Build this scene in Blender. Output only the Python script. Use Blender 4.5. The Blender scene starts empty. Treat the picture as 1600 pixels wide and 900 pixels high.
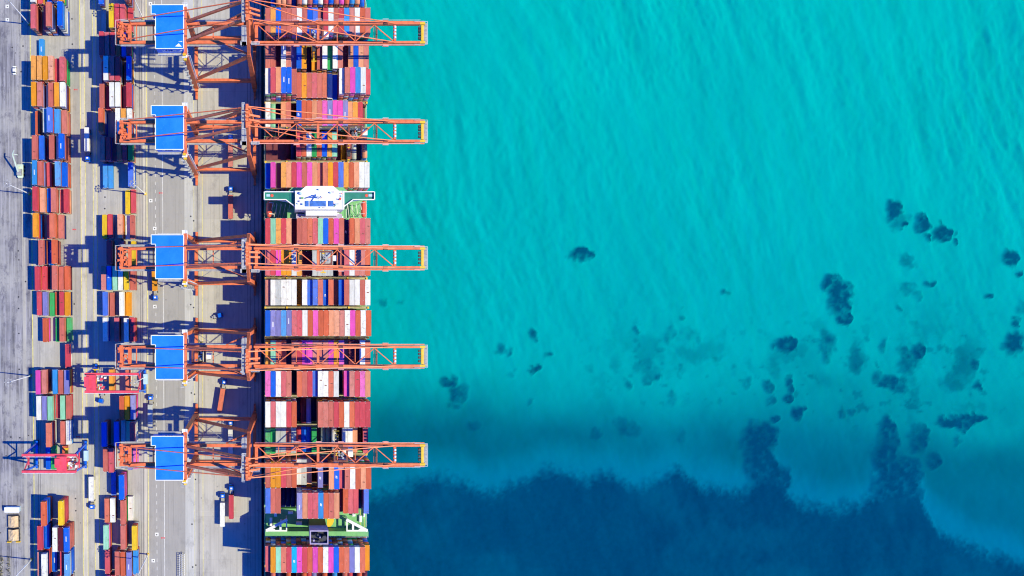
import bpy, math, random
import numpy as np
from mathutils import Vector, Matrix

random.seed(11)
rng = np.random.default_rng(7)
scene = bpy.context.scene
COL = scene.collection

# ------------------------------------------------------------------ camera, sky, sun, exposure
F, H, CX, CY = 1045.0, 346.0, 425.0, 475.0        # focal length in photo pixels, flying height, nadir pixel

cam_d = bpy.data.cameras.new('camera')
cam = bpy.data.objects.new('camera', cam_d)
COL.objects.link(cam)
cam.location = (0, 0, H)
cam_d.sensor_width = 36.0
cam_d.lens = F / 1600 * 36.0
cam_d.shift_x = (800 - CX) / 1600
cam_d.shift_y = (CY - 450) / 1600
cam_d.clip_start = 1.0
cam_d.clip_end = 5000.0
scene.camera = cam

SUN_EL = math.radians(50)
sv = Vector((1.0, -0.11, 0)).normalized()
sun_dir = Vector((sv.x * math.cos(SUN_EL), sv.y * math.cos(SUN_EL), math.sin(SUN_EL)))

world = bpy.data.worlds.new('World')
scene.world = world
world.use_nodes = True
wn, wl = world.node_tree.nodes, world.node_tree.links
wn.clear()
sky = wn.new('ShaderNodeTexSky')
sky.sky_type = 'NISHITA'
sky.sun_disc = False
sky.sun_elevation = SUN_EL
sky.sun_rotation = math.atan2(sv.x, sv.y)
sky.altitude = 0
sky.air_density = 1.0
sky.dust_density = 0.0
sky.ozone_density = 8.0
hs = wn.new('ShaderNodeHueSaturation')
hs.inputs['Saturation'].default_value = 2.6
hs.inputs['Hue'].default_value = 0.524
bg = wn.new('ShaderNodeBackground')
bg.inputs['Strength'].default_value = 0.14
wo = wn.new('ShaderNodeOutputWorld')
wl.new(sky.outputs[0], hs.inputs['Color'])
wl.new(hs.outputs[0], bg.inputs['Color'])
wl.new(bg.outputs[0], wo.inputs['Surface'])

sun_d = bpy.data.lights.new('sun', 'SUN')
sun_d.energy = 2.8
sun_d.angle = math.radians(0.5)
sun_d.color = (1.0, 0.93, 0.56)
sun = bpy.data.objects.new('sun', sun_d)
COL.objects.link(sun)
sun.rotation_euler = sun_dir.to_track_quat('Z', 'Y').to_euler()
sun.location = sun_dir * 500

vs = scene.view_settings
vs.view_transform = 'Standard'
vs.look = 'None'
vs.gamma = 1.0
vs.use_curve_mapping = False
vs.exposure = 1.05
scene.cycles.use_denoising = True
scene.cycles.filter_width = 1.1
scene.cycles.max_bounces = 5
scene.cycles.diffuse_bounces = 2
scene.cycles.transparent_max_bounces = 8
scene.cycles.sample_clamp_indirect = 4.0

# ------------------------------------------------------------------ helpers
def P(px, py, z=0.0):
    """the place at height z that stands on the sight line of a photo pixel"""
    s = F / (H - z)
    return Vector(((px - CX) / s, (CY - py) / s, z))

def smooth(a, b, x):
    t = np.clip((x - a) / (b - a), 0, 1)
    return t * t * (3 - 2 * t)

class MB:
    """collects shapes into one mesh; faces remember a material slot"""
    def __init__(self):
        self.v, self.f, self.m = [], [], []
    def poly(self, verts, faces, mi=0):
        n = len(self.v)
        self.v += [tuple(p) for p in verts]
        self.f += [tuple(i + n for i in fc) for fc in faces]
        self.m += [mi] * len(faces)
        return self
    def box(self, x0, x1, y0, y1, z0, z1, mi=0):
        v = [(x0, y0, z0), (x1, y0, z0), (x1, y1, z0), (x0, y1, z0), (x0, y0, z1), (x1, y0, z1), (x1, y1, z1), (x0, y1, z1)]
        return self.poly(v, [(0, 3, 2, 1), (4, 5, 6, 7), (0, 1, 5, 4), (1, 2, 6, 5), (2, 3, 7, 6), (3, 0, 4, 7)], mi)
    def bar(self, a, b, w, h=None, w2=None, h2=None, mi=0):
        """a straight beam from a to b, w wide, h deep, ends may taper"""
        h = w if h is None else h
        w2 = w if w2 is None else w2
        h2 = h if h2 is None else h2
        a, b = Vector(a), Vector(b)
        d = (b - a).normalized()
        up = Vector((0, 0, 1)) if abs(d.z) < 0.95 else Vector((1, 0, 0))
        s = d.cross(up).normalized()
        u = s.cross(d).normalized()
        v = []
        for p, ww, hh in ((a, w, h), (b, w2, h2)):
            for i, j in ((-1, -1), (1, -1), (1, 1), (-1, 1)):
                v.append(p + s * (i * ww / 2) + u * (j * hh / 2))
        return self.poly(v, [(0, 1, 2, 3), (7, 6, 5, 4), (0, 4, 5, 1), (1, 5, 6, 2), (2, 6, 7, 3), (3, 7, 4, 0)], mi)
    def cyl(self, a, b, r, r2=None, n=10, mi=0):
        r2 = r if r2 is None else r2
        a, b = Vector(a), Vector(b)
        d = (b - a).normalized()
        up = Vector((0, 0, 1)) if abs(d.z) < 0.95 else Vector((1, 0, 0))
        s = d.cross(up).normalized()
        u = s.cross(d).normalized()
        v = []
        for p, rr in ((a, r), (b, r2)):
            for k in range(n):
                t = 2 * math.pi * k / n
                v.append(p + s * (math.cos(t) * rr) + u * (math.sin(t) * rr))
        fs = [(k, (k + 1) % n, n + (k + 1) % n, n + k) for k in range(n)]
        fs += [tuple(reversed(range(n))), tuple(range(n, 2 * n))]
        return self.poly(v, fs, mi)
    def prism(self, pts, z0, z1, mi=0):
        n = len(pts)
        v = [(x, y, z0) for x, y in pts] + [(x, y, z1) for x, y in pts]
        fs = [(k, (k + 1) % n, n + (k + 1) % n, n + k) for k in range(n)] + [tuple(reversed(range(n))), tuple(range(n, 2 * n))]
        return self.poly(v, fs, mi)
    def rail(self, pts, hgt=1.1, r=0.1, step=2.6, mi=0):
        r = min(r, .1) * .85
        """a hand rail with posts along a line of points"""
        for a, b in zip(pts[:-1], pts[1:]):
            a, b = Vector(a), Vector(b)
            up = Vector((0, 0, hgt))
            self.bar(a + up, b + up, r, mi=mi)
            self.bar(a + up * 0.5, b + up * 0.5, r * 0.4, mi=mi)
            n = max(1, int((b - a).length / step))
            for k in range(n + 1):
                q = a.lerp(b, k / n)
                self.bar(q, q + up, r * 0.8, mi=mi)
        return self
    def mesh(self, name, mats):
        me = bpy.data.meshes.new(name)
        me.from_pydata(self.v, [], self.f)
        for m in (mats if isinstance(mats, (list, tuple)) else [mats]):
            me.materials.append(m)
        if any(self.m):
            me.polygons.foreach_set('material_index', self.m)
        me.update()
        return me
    def build(self, name, mats, parent=None, loc=None):
        o = bpy.data.objects.new(name, self.mesh(name, mats))
        COL.objects.link(o)
        if parent is not None:
            o.parent = parent
        if loc is not None:
            o.location = loc
        return o

def tag(o, label=None, cat=None, group=None, kind=None):
    if label: o['label'] = label
    if cat: o['category'] = cat
    if group: o['group'] = group
    if kind: o['kind'] = kind
    return o

def empty(name, loc=(0, 0, 0), rz=0.0):
    o = bpy.data.objects.new(name, None)
    COL.objects.link(o)
    o.location = loc
    o.rotation_euler.z = rz
    o.empty_display_size = 1
    return o

def copy_tree(o, parent=None):
    c = o.copy()
    COL.objects.link(c)
    if parent is not None:
        c.parent = parent
    for ch in list(o.children):
        copy_tree(ch, c)
    return c

# ------------------------------------------------------------------ materials
def srgb(r, g, b):
    f = lambda c: (c / 255 / 12.92) if c / 255 <= 0.04045 else ((c / 255 + 0.055) / 1.055) ** 2.4
    return (f(r), f(g), f(b))

def new_mat(name):
    m = bpy.data.materials.new(name)
    m.use_nodes = True
    nt = m.node_tree
    nt.nodes.clear()
    out = nt.nodes.new('ShaderNodeOutputMaterial')
    b = nt.nodes.new('ShaderNodeBsdfPrincipled')
    nt.links.new(b.outputs[0], out.inputs['Surface'])
    return m, nt, b, out

def node(nt, typ, **kw):
    n = nt.nodes.new(typ)
    for k, v in kw.items():
        setattr(n, k, v)
    return n

def noise_node(nt, vec, scale, detail=4, rough=0.6):
    n = nt.nodes.new('ShaderNodeTexNoise')
    n.inputs['Scale'].default_value = scale
    n.inputs['Detail'].default_value = detail
    n.inputs['Roughness'].default_value = rough
    nt.links.new(vec, n.inputs['Vector'])
    return n.outputs['Fac']

def ramp(nt, fac, stops, interp='LINEAR'):
    r = nt.nodes.new('ShaderNodeValToRGB')
    r.color_ramp.interpolation = interp
    els = r.color_ramp.elements
    while len(els) < len(stops):
        els.new(0.5)
    for e, (p, c) in zip(els, stops):
        e.position = p
        e.color = (*c, 1) if len(c) == 3 else c
    nt.links.new(fac, r.inputs['Fac'])
    return r.outputs['Color']

def mix(nt, fac, a, b, typ='MIX'):
    n = nt.nodes.new('ShaderNodeMix')
    n.data_type = 'RGBA'
    n.blend_type = typ
    for sock, val in ((n.inputs['Factor'], fac), (n.inputs['A'], a), (n.inputs['B'], b)):
        if hasattr(val, 'links'):
            nt.links.new(val, sock)
        elif isinstance(val, (int, float)):
            sock.default_value = val
        else:
            sock.default_value = (*val, 1)
    return n.outputs['Result']

def mathn(nt, op, a, b=0.0):
    n = nt.nodes.new('ShaderNodeMath')
    n.operation = op
    for sock, val in ((n.inputs[0], a), (n.inputs[1], b)):
        if hasattr(val, 'links'):
            nt.links.new(val, sock)
        else:
            sock.default_value = val
    return n.outputs[0]

def mapping(nt, vec, scale=(1, 1, 1), rot=0.0, loc=(0, 0, 0)):
    m = nt.nodes.new('ShaderNodeMapping')
    m.inputs['Scale'].default_value = scale
    m.inputs['Rotation'].default_value = (0, 0, rot)
    m.inputs['Location'].default_value = loc
    nt.links.new(vec, m.inputs['Vector'])
    return m.outputs[0]

def paint(name, col, rough=0.5, var=0.25, scale=0.35, metal=0.0, dirt=(0.12, 0.07, 0.04), dirt_amt=0.3):
    """painted steel: uneven tone, patches of grime"""
    m, nt, b, out = new_mat(name)
    tc = node(nt, 'ShaderNodeTexCoord')
    oi = node(nt, 'ShaderNodeObjectInfo')
    add = node(nt, 'ShaderNodeVectorMath', operation='ADD')
    mul = node(nt, 'ShaderNodeVectorMath', operation='SCALE')
    nt.links.new(oi.outputs['Location'], mul.inputs[0])
    mul.inputs['Scale'].default_value = 0.73
    nt.links.new(tc.outputs['Object'], add.inputs[0])
    nt.links.new(mul.outputs[0], add.inputs[1])
    n1 = noise_node(nt, add.outputs[0], scale, 3)
    lo = tuple(c * (1 - var) for c in col)
    hi = tuple(min(1, c * (1 + var * 0.6) + 0.012) for c in col)
    c1 = ramp(nt, n1, [(0.3, lo), (0.7, hi)])
    n2 = noise_node(nt, add.outputs[0], 1.7, 5, 0.7)
    f2 = ramp(nt, n2, [(0.6, (0, 0, 0)), (0.74, (dirt_amt,) * 3)])
    c2 = mix(nt, f2, c1, dirt)
    nt.links.new(c2, b.inputs['Base Color'])
    b.inputs['Roughness'].default_value = rough
    b.inputs['Metallic'].default_value = metal
    return m

CC = {  # container paints; navy, maroon, some lavender also painted shade (key: words for the label, albedo)
    'S': ('faded red-brown', srgb(196, 104, 92)),
    'R': ('rose red', srgb(198, 68, 82)),
    'T': ('terracotta', srgb(206, 98, 66)),
    'K': ('pale peach', srgb(222, 148, 112)),
    'O': ('orange-yellow', srgb(224, 146, 30)),
    'Y': ('yellow', srgb(226, 188, 40)),
    'B': ('strong blue', srgb(0, 92, 214)),
    'L': ('light blue', srgb(54, 142, 214)),
    'A': ('bright cyan', srgb(0, 170, 230)),
    'V': ('lavender grey', srgb(128, 126, 190)),
    'N': ('navy', srgb(20, 26, 96)),
    'P': ('magenta pink', srgb(222, 78, 176)),
    'M': ('dark maroon', srgb(96, 26, 48)),
    'W': ('white', srgb(226, 226, 222)),
    'G': ('light grey', srgb(182, 186, 186)),
    'C': ('pale mint', srgb(140, 204, 172)),
    'E': ('green', srgb(40, 160, 84)),
}

def container_mat(key):
    name, col = CC[key]
    m, nt, b, out = new_mat('container_' + name.replace(' ', '_').replace('-', '_'))
    tc = node(nt, 'ShaderNodeTexCoord')
    oi = node(nt, 'ShaderNodeObjectInfo')
    geo = node(nt, 'ShaderNodeNewGeometry')
    pos = geo.outputs['Position']
    # each box has weathered in its own way
    rnd = noise_node(nt, mapping(nt, oi.outputs['Location'], (3.1, 3.1, 3.1)), 1.0, 0)
    tone = ramp(nt, oi.outputs['Random'], [(0.0, tuple(c * 0.80 for c in col)), (0.5, col),
                                            (1.0, tuple(c * 0.86 + 0.085 for c in col))])
    n1 = noise_node(nt, mapping(nt, pos, (0.9, 0.22, 0.5)), 1.0, 4)
    t1 = ramp(nt, n1, [(0.3, (0.78, 0.77, 0.76)), (0.7, (1.06, 1.06, 1.06))])
    c1 = mix(nt, 1.0, tone, t1, 'MULTIPLY')
    n2 = noise_node(nt, pos, 0.55, 5, 0.75)
    amount = mathn(nt, 'MULTIPLY', ramp(nt, n2, [(0.54, (0, 0, 0)), (0.70, (1, 1, 1))]), mathn(nt, 'MULTIPLY', oi.outputs['Random'], 0.75))
    c2 = mix(nt, amount, c1, (0.16, 0.09, 0.06))
    # scraped pale spots
    n3 = noise_node(nt, pos, 1.3, 3, 0.6)
    sc = mathn(nt, 'MULTIPLY', ramp(nt, n3, [(0.69, (0, 0, 0)), (0.73, (1, 1, 1))]), 0.45)
    c3 = mix(nt, sc, c2, (0.62, 0.62, 0.6))
    nt.links.new(c3, b.inputs['Base Color'])
    b.inputs['Roughness'].default_value = 0.55
    b.inputs['Specular IOR Level'].default_value = 0.25
    # pressed corrugation of roof and walls
    sep = node(nt, 'ShaderNodeSeparateXYZ')
    nt.links.new(tc.outputs['Object'], sep.inputs[0])
    w = mathn(nt, 'SINE', mathn(nt, 'MULTIPLY', sep.outputs['Y'], 9.0))
    bp = node(nt, 'ShaderNodeBump')
    bp.inputs['Strength'].default_value = 0.25
    bp.inputs['Distance'].default_value = 0.04
    nt.links.new(w, bp.inputs['Height'])
    nt.links.new(bp.outputs[0], b.inputs['Normal'])
    return m

MAT = {k: container_mat(k) for k in CC}
M = {}
M['casting'] = paint('corner_steel', (0.55, 0.53, 0.52), 0.5, 0.2, dirt_amt=0.2)
M['crane'] = paint('crane_orange', srgb(222, 112, 66), 0.5, 0.24, 0.5, dirt=(0.24, 0.055, 0.025), dirt_amt=0.45)
M['crane_dark'] = paint('crane_machinery', srgb(120, 62, 48), 0.5, 0.4, 0.9)
M['rtg'] = paint('gantry_rose_red', srgb(222, 72, 92), 0.45, 0.18, 0.4)
M['blue'] = paint('house_blue', srgb(0, 120, 234), 0.45, 0.14, 0.16, dirt=(0.16, 0.42, 0.72), dirt_amt=0.35)
M['hatchblue'] = paint('roof_hatch_blue', srgb(52, 108, 190), 0.5, 0.3, 0.6)
M['cab'] = paint('cab_blue', srgb(0, 96, 214), 0.25, 0.1, 0.6, dirt_amt=0.1)
M['white'] = paint('white_paint', (0.8, 0.8, 0.8), 0.45, 0.08, 0.3, dirt_amt=0.12)
M['grey'] = paint('grey_steel', (0.34, 0.34, 0.36), 0.5, 0.25, 0.6)
M['dark'] = paint('dark_steel', (0.035, 0.036, 0.042), 0.5, 0.3, 0.6)
M['yellow'] = paint('safety_yellow', srgb(228, 184, 30), 0.45, 0.15, 0.8)
M['cream'] = paint('pale_buff_paint', srgb(160, 152, 120), 0.5, 0.3, 0.5, dirt_amt=0.6)
M['green'] = paint('deck_green', srgb(110, 174, 112), 0.6, 0.22, 0.22, dirt_amt=0.35)
M['teal'] = paint('wing_green', srgb(10, 122, 104), 0.5, 0.15, 0.3, dirt_amt=0.1)
M['hull'] = paint('hull_navy_casing_shade', (0.012, 0.016, 0.034), 0.4, 0.3, 0.1)
M['hatch'] = paint('hatch_cover_red', srgb(112, 44, 52), 0.6, 0.3, 0.3)
M['lifeboat'] = paint('lifeboat_orange', srgb(226, 92, 66), 0.35, 0.1, 0.5, dirt_amt=0.1)
M['glass'] = paint('window_glass', (0.03, 0.05, 0.08), 0.08, 0.2, 0.5, dirt_amt=0.0)
M['mauve'] = paint('funnel_grey', srgb(168, 156, 186), 0.5, 0.15, 0.4)
M['rubber'] = paint('tyre_rubber', (0.02, 0.02, 0.02), 0.8, 0.2, 1.0, dirt_amt=0.1)
M['sandload'] = paint('tarpaulin_sand', srgb(206, 178, 140), 0.8, 0.3, 0.5, dirt=(0.5, 0.32, 0.14), dirt_amt=0.6)
M['pale'] = paint('pale_green_paint', srgb(196, 212, 196), 0.5, 0.15, 0.5)
M['sky_blue'] = paint('pale_blue_paint', srgb(176, 206, 232), 0.4, 0.1, 0.5)
M['redmark'] = paint('red_road_paint', srgb(206, 60, 70), 0.7, 0.2, 1.5)
M['ypaint'] = paint('yellow_road_paint', srgb(216, 204, 110), 0.7, 0.3, 0.5, dirt=(0.35, 0.33, 0.28), dirt_amt=0.7)
M['wpaint'] = paint('white_road_paint', (0.72, 0.72, 0.7), 0.7, 0.2, 0.6, dirt=(0.35, 0.33, 0.3), dirt_amt=0.6)
M['railsteel'] = paint('rail_steel', (0.10, 0.095, 0.1), 0.4, 0.3, 0.5)

def ground_mat(name, col, streak=0.25, tint=None, slab=None, spots=0.4, stain=(0.16, 0.15, 0.15), stain_amt=0.35):
    """worn concrete or asphalt: tyre streaks along the quay, stains, oil spots, slab joints"""
    m, nt, b, out = new_mat(name)
    geo = node(nt, 'ShaderNodeNewGeometry')
    pos = geo.outputs['Position']
    n1 = noise_node(nt, mapping(nt, pos, (0.9, 0.028, 1)), 1.0, 5, 0.65)
    lo = tuple(c * (1 - streak) for c in col)
    hi = tuple(min(1, c * (1 + streak)) for c in col)
    c = ramp(nt, n1, [(0.36, lo), (0.64, hi)])
    n2 = noise_node(nt, pos, 0.045, 6, 0.65)
    t = tint or tuple(x * 0.8 for x in col)
    c = mix(nt, ramp(nt, n2, [(0.42, (0, 0, 0)), (0.62, (0.75,) * 3)]), c, t)
    n3 = noise_node(nt, mapping(nt, pos, (1, 0.5, 1)), 0.22, 6, 0.75)
    c = mix(nt, ramp(nt, n3, [(0.52, (0, 0, 0)), (0.66, (stain_amt,) * 3)]), c, stain)
    n4 = noise_node(nt, mapping(nt, pos, (1, 0.35, 1), loc=(40, 9, 0)), 0.6, 4, 0.7)
    c = mix(nt, ramp(nt, n4, [(0.62, (0, 0, 0)), (0.72, (spots * 0.8,) * 3)]), c, tuple(min(1, x * 1.6) for x in col))
    n5 = noise_node(nt, mapping(nt, pos, (1.6, 0.012, 1), loc=(3, 70, 0)), 1.0, 3, 0.6)
    c = mix(nt, ramp(nt, n5, [(0.58, (0, 0, 0)), (0.68, (0.42,) * 3)]), c, tuple(x * .52 for x in col))
    vor = node(nt, 'ShaderNodeTexVoronoi')
    vor.inputs['Scale'].default_value = 0.11
    nt.links.new(pos, vor.inputs['Vector'])
    c = mix(nt, ramp(nt, vor.outputs['Distance'], [(0.035, (spots,) * 3), (0.055, (0, 0, 0))]), c, (0.05, 0.045, 0.045))
    if slab:
        br = node(nt, 'ShaderNodeTexBrick')
        br.offset = 0.0
        br.inputs['Scale'].default_value = 1.0
        br.inputs['Brick Width'].default_value = slab[0]
        br.inputs['Row Height'].default_value = slab[1]
        br.inputs['Mortar Size'].default_value = 0.05
        br.inputs['Mortar Smooth'].default_value = 0.3
        br.inputs['Color1'].default_value = (0.86, 0.86, 0.86, 1)
        br.inputs['Color2'].default_value = (1.1, 1.1, 1.08, 1)
        br.inputs['Mortar'].default_value = (0.55, 0.53, 0.5, 1)
        nt.links.new(pos, br.inputs['Vector'])
        c = mix(nt, 0.55, c, br.outputs['Color'], 'MULTIPLY')
    nt.links.new(c, b.inputs['Base Color'])
    b.inputs['Roughness'].default_value = 0.85
    b.inputs['Specular IOR Level'].default_value = 0.2
    nf = noise_node(nt, pos, 1.4, 5, 0.7)
    bp = node(nt, 'ShaderNodeBump')
    bp.inputs['Strength'].default_value = 0.25
    bp.inputs['Distance'].default_value = 0.12
    nt.links.new(nf, bp.inputs['Height'])
    nt.links.new(bp.outputs[0], b.inputs['Normal'])
    return m

M['yard'] = ground_mat('yard_concrete', (0.40, 0.385, 0.365), 0.12, (0.34, 0.325, 0.31), None, 0.3)
M['haul'] = ground_mat('haul_road_concrete', (0.225, 0.22, 0.25), 0.5, (0.38, 0.37, 0.365), None, 0.95, (0.10, 0.097, 0.135), 0.8)
M['strip'] = ground_mat('runway_concrete', (0.52, 0.49, 0.43), 0.14, (0.46, 0.43, 0.38), None, 0.3)
M['asphalt'] = ground_mat('apron_asphalt', (0.315, 0.305, 0.295), 0.07, (0.345, 0.33, 0.315), None, 0.3, (0.22, 0.215, 0.21), 0.35)
M['paleconc'] = ground_mat('pale_concrete', (0.47, 0.465, 0.455), 0.10, (0.42, 0.42, 0.41), None, 0.3)
M['quay'] = ground_mat('quay_concrete', (0.43, 0.41, 0.38), 0.09, (0.385, 0.365, 0.345), (15.0, 22.0), 0.35)
M['lane'] = ground_mat('lane_concrete', (0.345, 0.33, 0.31), 0.14, (0.29, 0.28, 0.27), None, 0.5)

# ------------------------------------------------------------------ sea bed and water
def lattice_noise(X, Y, cell, seed):
    r = np.random.default_rng(seed)
    g = r.random((256, 256))
    u, v = X / cell, Y / cell
    iu, iv = np.floor(u).astype(int), np.floor(v).astype(int)
    fu, fv = u - iu, v - iv
    fu, fv = fu * fu * (3 - 2 * fu), fv * fv * (3 - 2 * fv)
    a = g[iu % 256, iv % 256]; b = g[(iu + 1) % 256, iv % 256]
    c = g[iu % 256, (iv + 1) % 256]; d = g[(iu + 1) % 256, (iv + 1) % 256]
    return (a * (1 - fu) + b * fu) * (1 - fv) + (c * (1 - fu) + d * fu) * fv

def fbm(X, Y, cell, seed, octs=4):
    t, amp, tot = 0, 1.0, 0
    for o in range(octs):
        t = t + amp * lattice_noise(X, Y, cell / 2 ** o, seed + o)
        tot += amp
        amp *= 0.55
    return t / tot

PATCH = [  # reef clumps on the bed: photo x, y, half width, half height, density
    (908, 401, 19, 11, 1), (1393, 330, 13, 14, 1), (1405, 346, 15, 10, .55), (1413, 350, 5, 5, .9), (1444, 348, 13, 11, 1), (1473, 363, 13, 13, 1),
    (1452, 367, 4, 6, .85), (1491, 379, 5, 6, .9), (1495, 364, 4, 4, .6), (1415, 403, 13, 10, .6), (1580, 403, 14, 13, 1), (1597, 427, 5, 5, .9),
    (1303, 444, 13, 11, .9), (1312, 468, 19, 22, 1), (1322, 495, 11, 9, 1), (1308, 436, 4, 4, .8), (1133, 461, 5, 5, .6), (1454, 439, 6, 5, .8),
    (1425, 452, 15, 8, .5), (1438, 462, 6, 5, .5), (1548, 462, 8, 6, .8), (1408, 480, 5, 4, .5), (1587, 537, 17, 19, 1), (1590, 505, 6, 8, .8),
    (1598, 480, 8, 14, .4), (1227, 537, 12, 15, 1), (1295, 540, 14, 20, .7), (1387, 540, 5, 10, .55), (1436, 544, 14, 11, .9), (1425, 568, 16, 11, .4),
    (1527, 569, 7, 10, .8), (1527, 602, 7, 6, .8), (1398, 598, 18, 11, .85), (1376, 588, 10, 12, .7), (1206, 600, 8, 10, .9), (1209, 620, 5, 8, .6),
    (1241, 600, 6, 11, .8), (1236, 618, 9, 9, .95), (1251, 648, 11, 12, .9), (1170, 597, 8, 6, .5), (1215, 655, 6, 6, .8), (1343, 560, 8, 14, .4),
    (1192, 690, 24, 34, 1), (1197, 735, 22, 40, 1), (1213, 760, 26, 34, 1), (1392, 668, 14, 14, .9), (1392, 715, 20, 44, .9), (1415, 740, 28, 26, .9), (1440, 686, 13, 20, .8),
    (1465, 718, 12, 11, .8), (1480, 662, 14, 9, 1), (1505, 663, 17, 10, 1), (1528, 657, 14, 8, 1), (1502, 690, 6, 6, .5), (1320, 642, 5, 14, .4),
    (1335, 642, 6, 6, .5), (600, 467, 8, 9, .5), (631, 475, 4, 4, .4), (834, 521, 8, 10, .7), (781, 546, 7, 8, .6), (795, 554, 5, 7, .6), (857, 552, 6, 6, .6),
    (836, 574, 9, 6, .9), (800, 588, 8, 6, .35), (703, 593, 11, 9, .8), (720, 612, 15, 13, .75), (713, 632, 8, 6, .5), (741, 666, 10, 9, .5),
    (833, 628, 5, 5, .4), (995, 512, 7, 7, .6), (1064, 489, 5, 5, .5), (1043, 524, 10, 14, .45), (1072, 524, 18, 14, .3), (1018, 580, 20, 16, .45),
    (1033, 587, 7, 8, .7), (1012, 592, 8, 9, .6), (980, 598, 8, 9, .5), (1055, 626, 8, 14, .4), (930, 678, 9, 9, .45), (985, 670, 20, 14, .5), (1068, 685, 8, 14, .3),
    (1175, 757, 10, 18, .5), (1440, 745, 14, 10, .6), (1398, 758, 26, 26, .9), (1425, 770, 26, 16, .9),
]
MEADOW = np.array([(560, 785), (580, 780), (610, 772), (640, 757), (670, 747), (700, 748), (725, 755), (750, 767), (775, 770), (790, 761), (815, 757), (835, 748),
                   (850, 737), (870, 735), (890, 742), (930, 749), (960, 743), (990, 756), (1010, 764), (1030, 752), (1060, 740), (1080, 746), (1100, 764),
                   (1115, 762), (1150, 770), (1175, 762), (1190, 745), (1215, 742), (1235, 772), (1260, 790), (1300, 796), (1350, 791), (1375, 772),
                   (1400, 765), (1440, 766), (1455, 800), (1475, 830), (1500, 850), (1540, 862), (1580, 870), (1600, 880), (1760, 930)], float)
BED = -12.0

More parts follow.
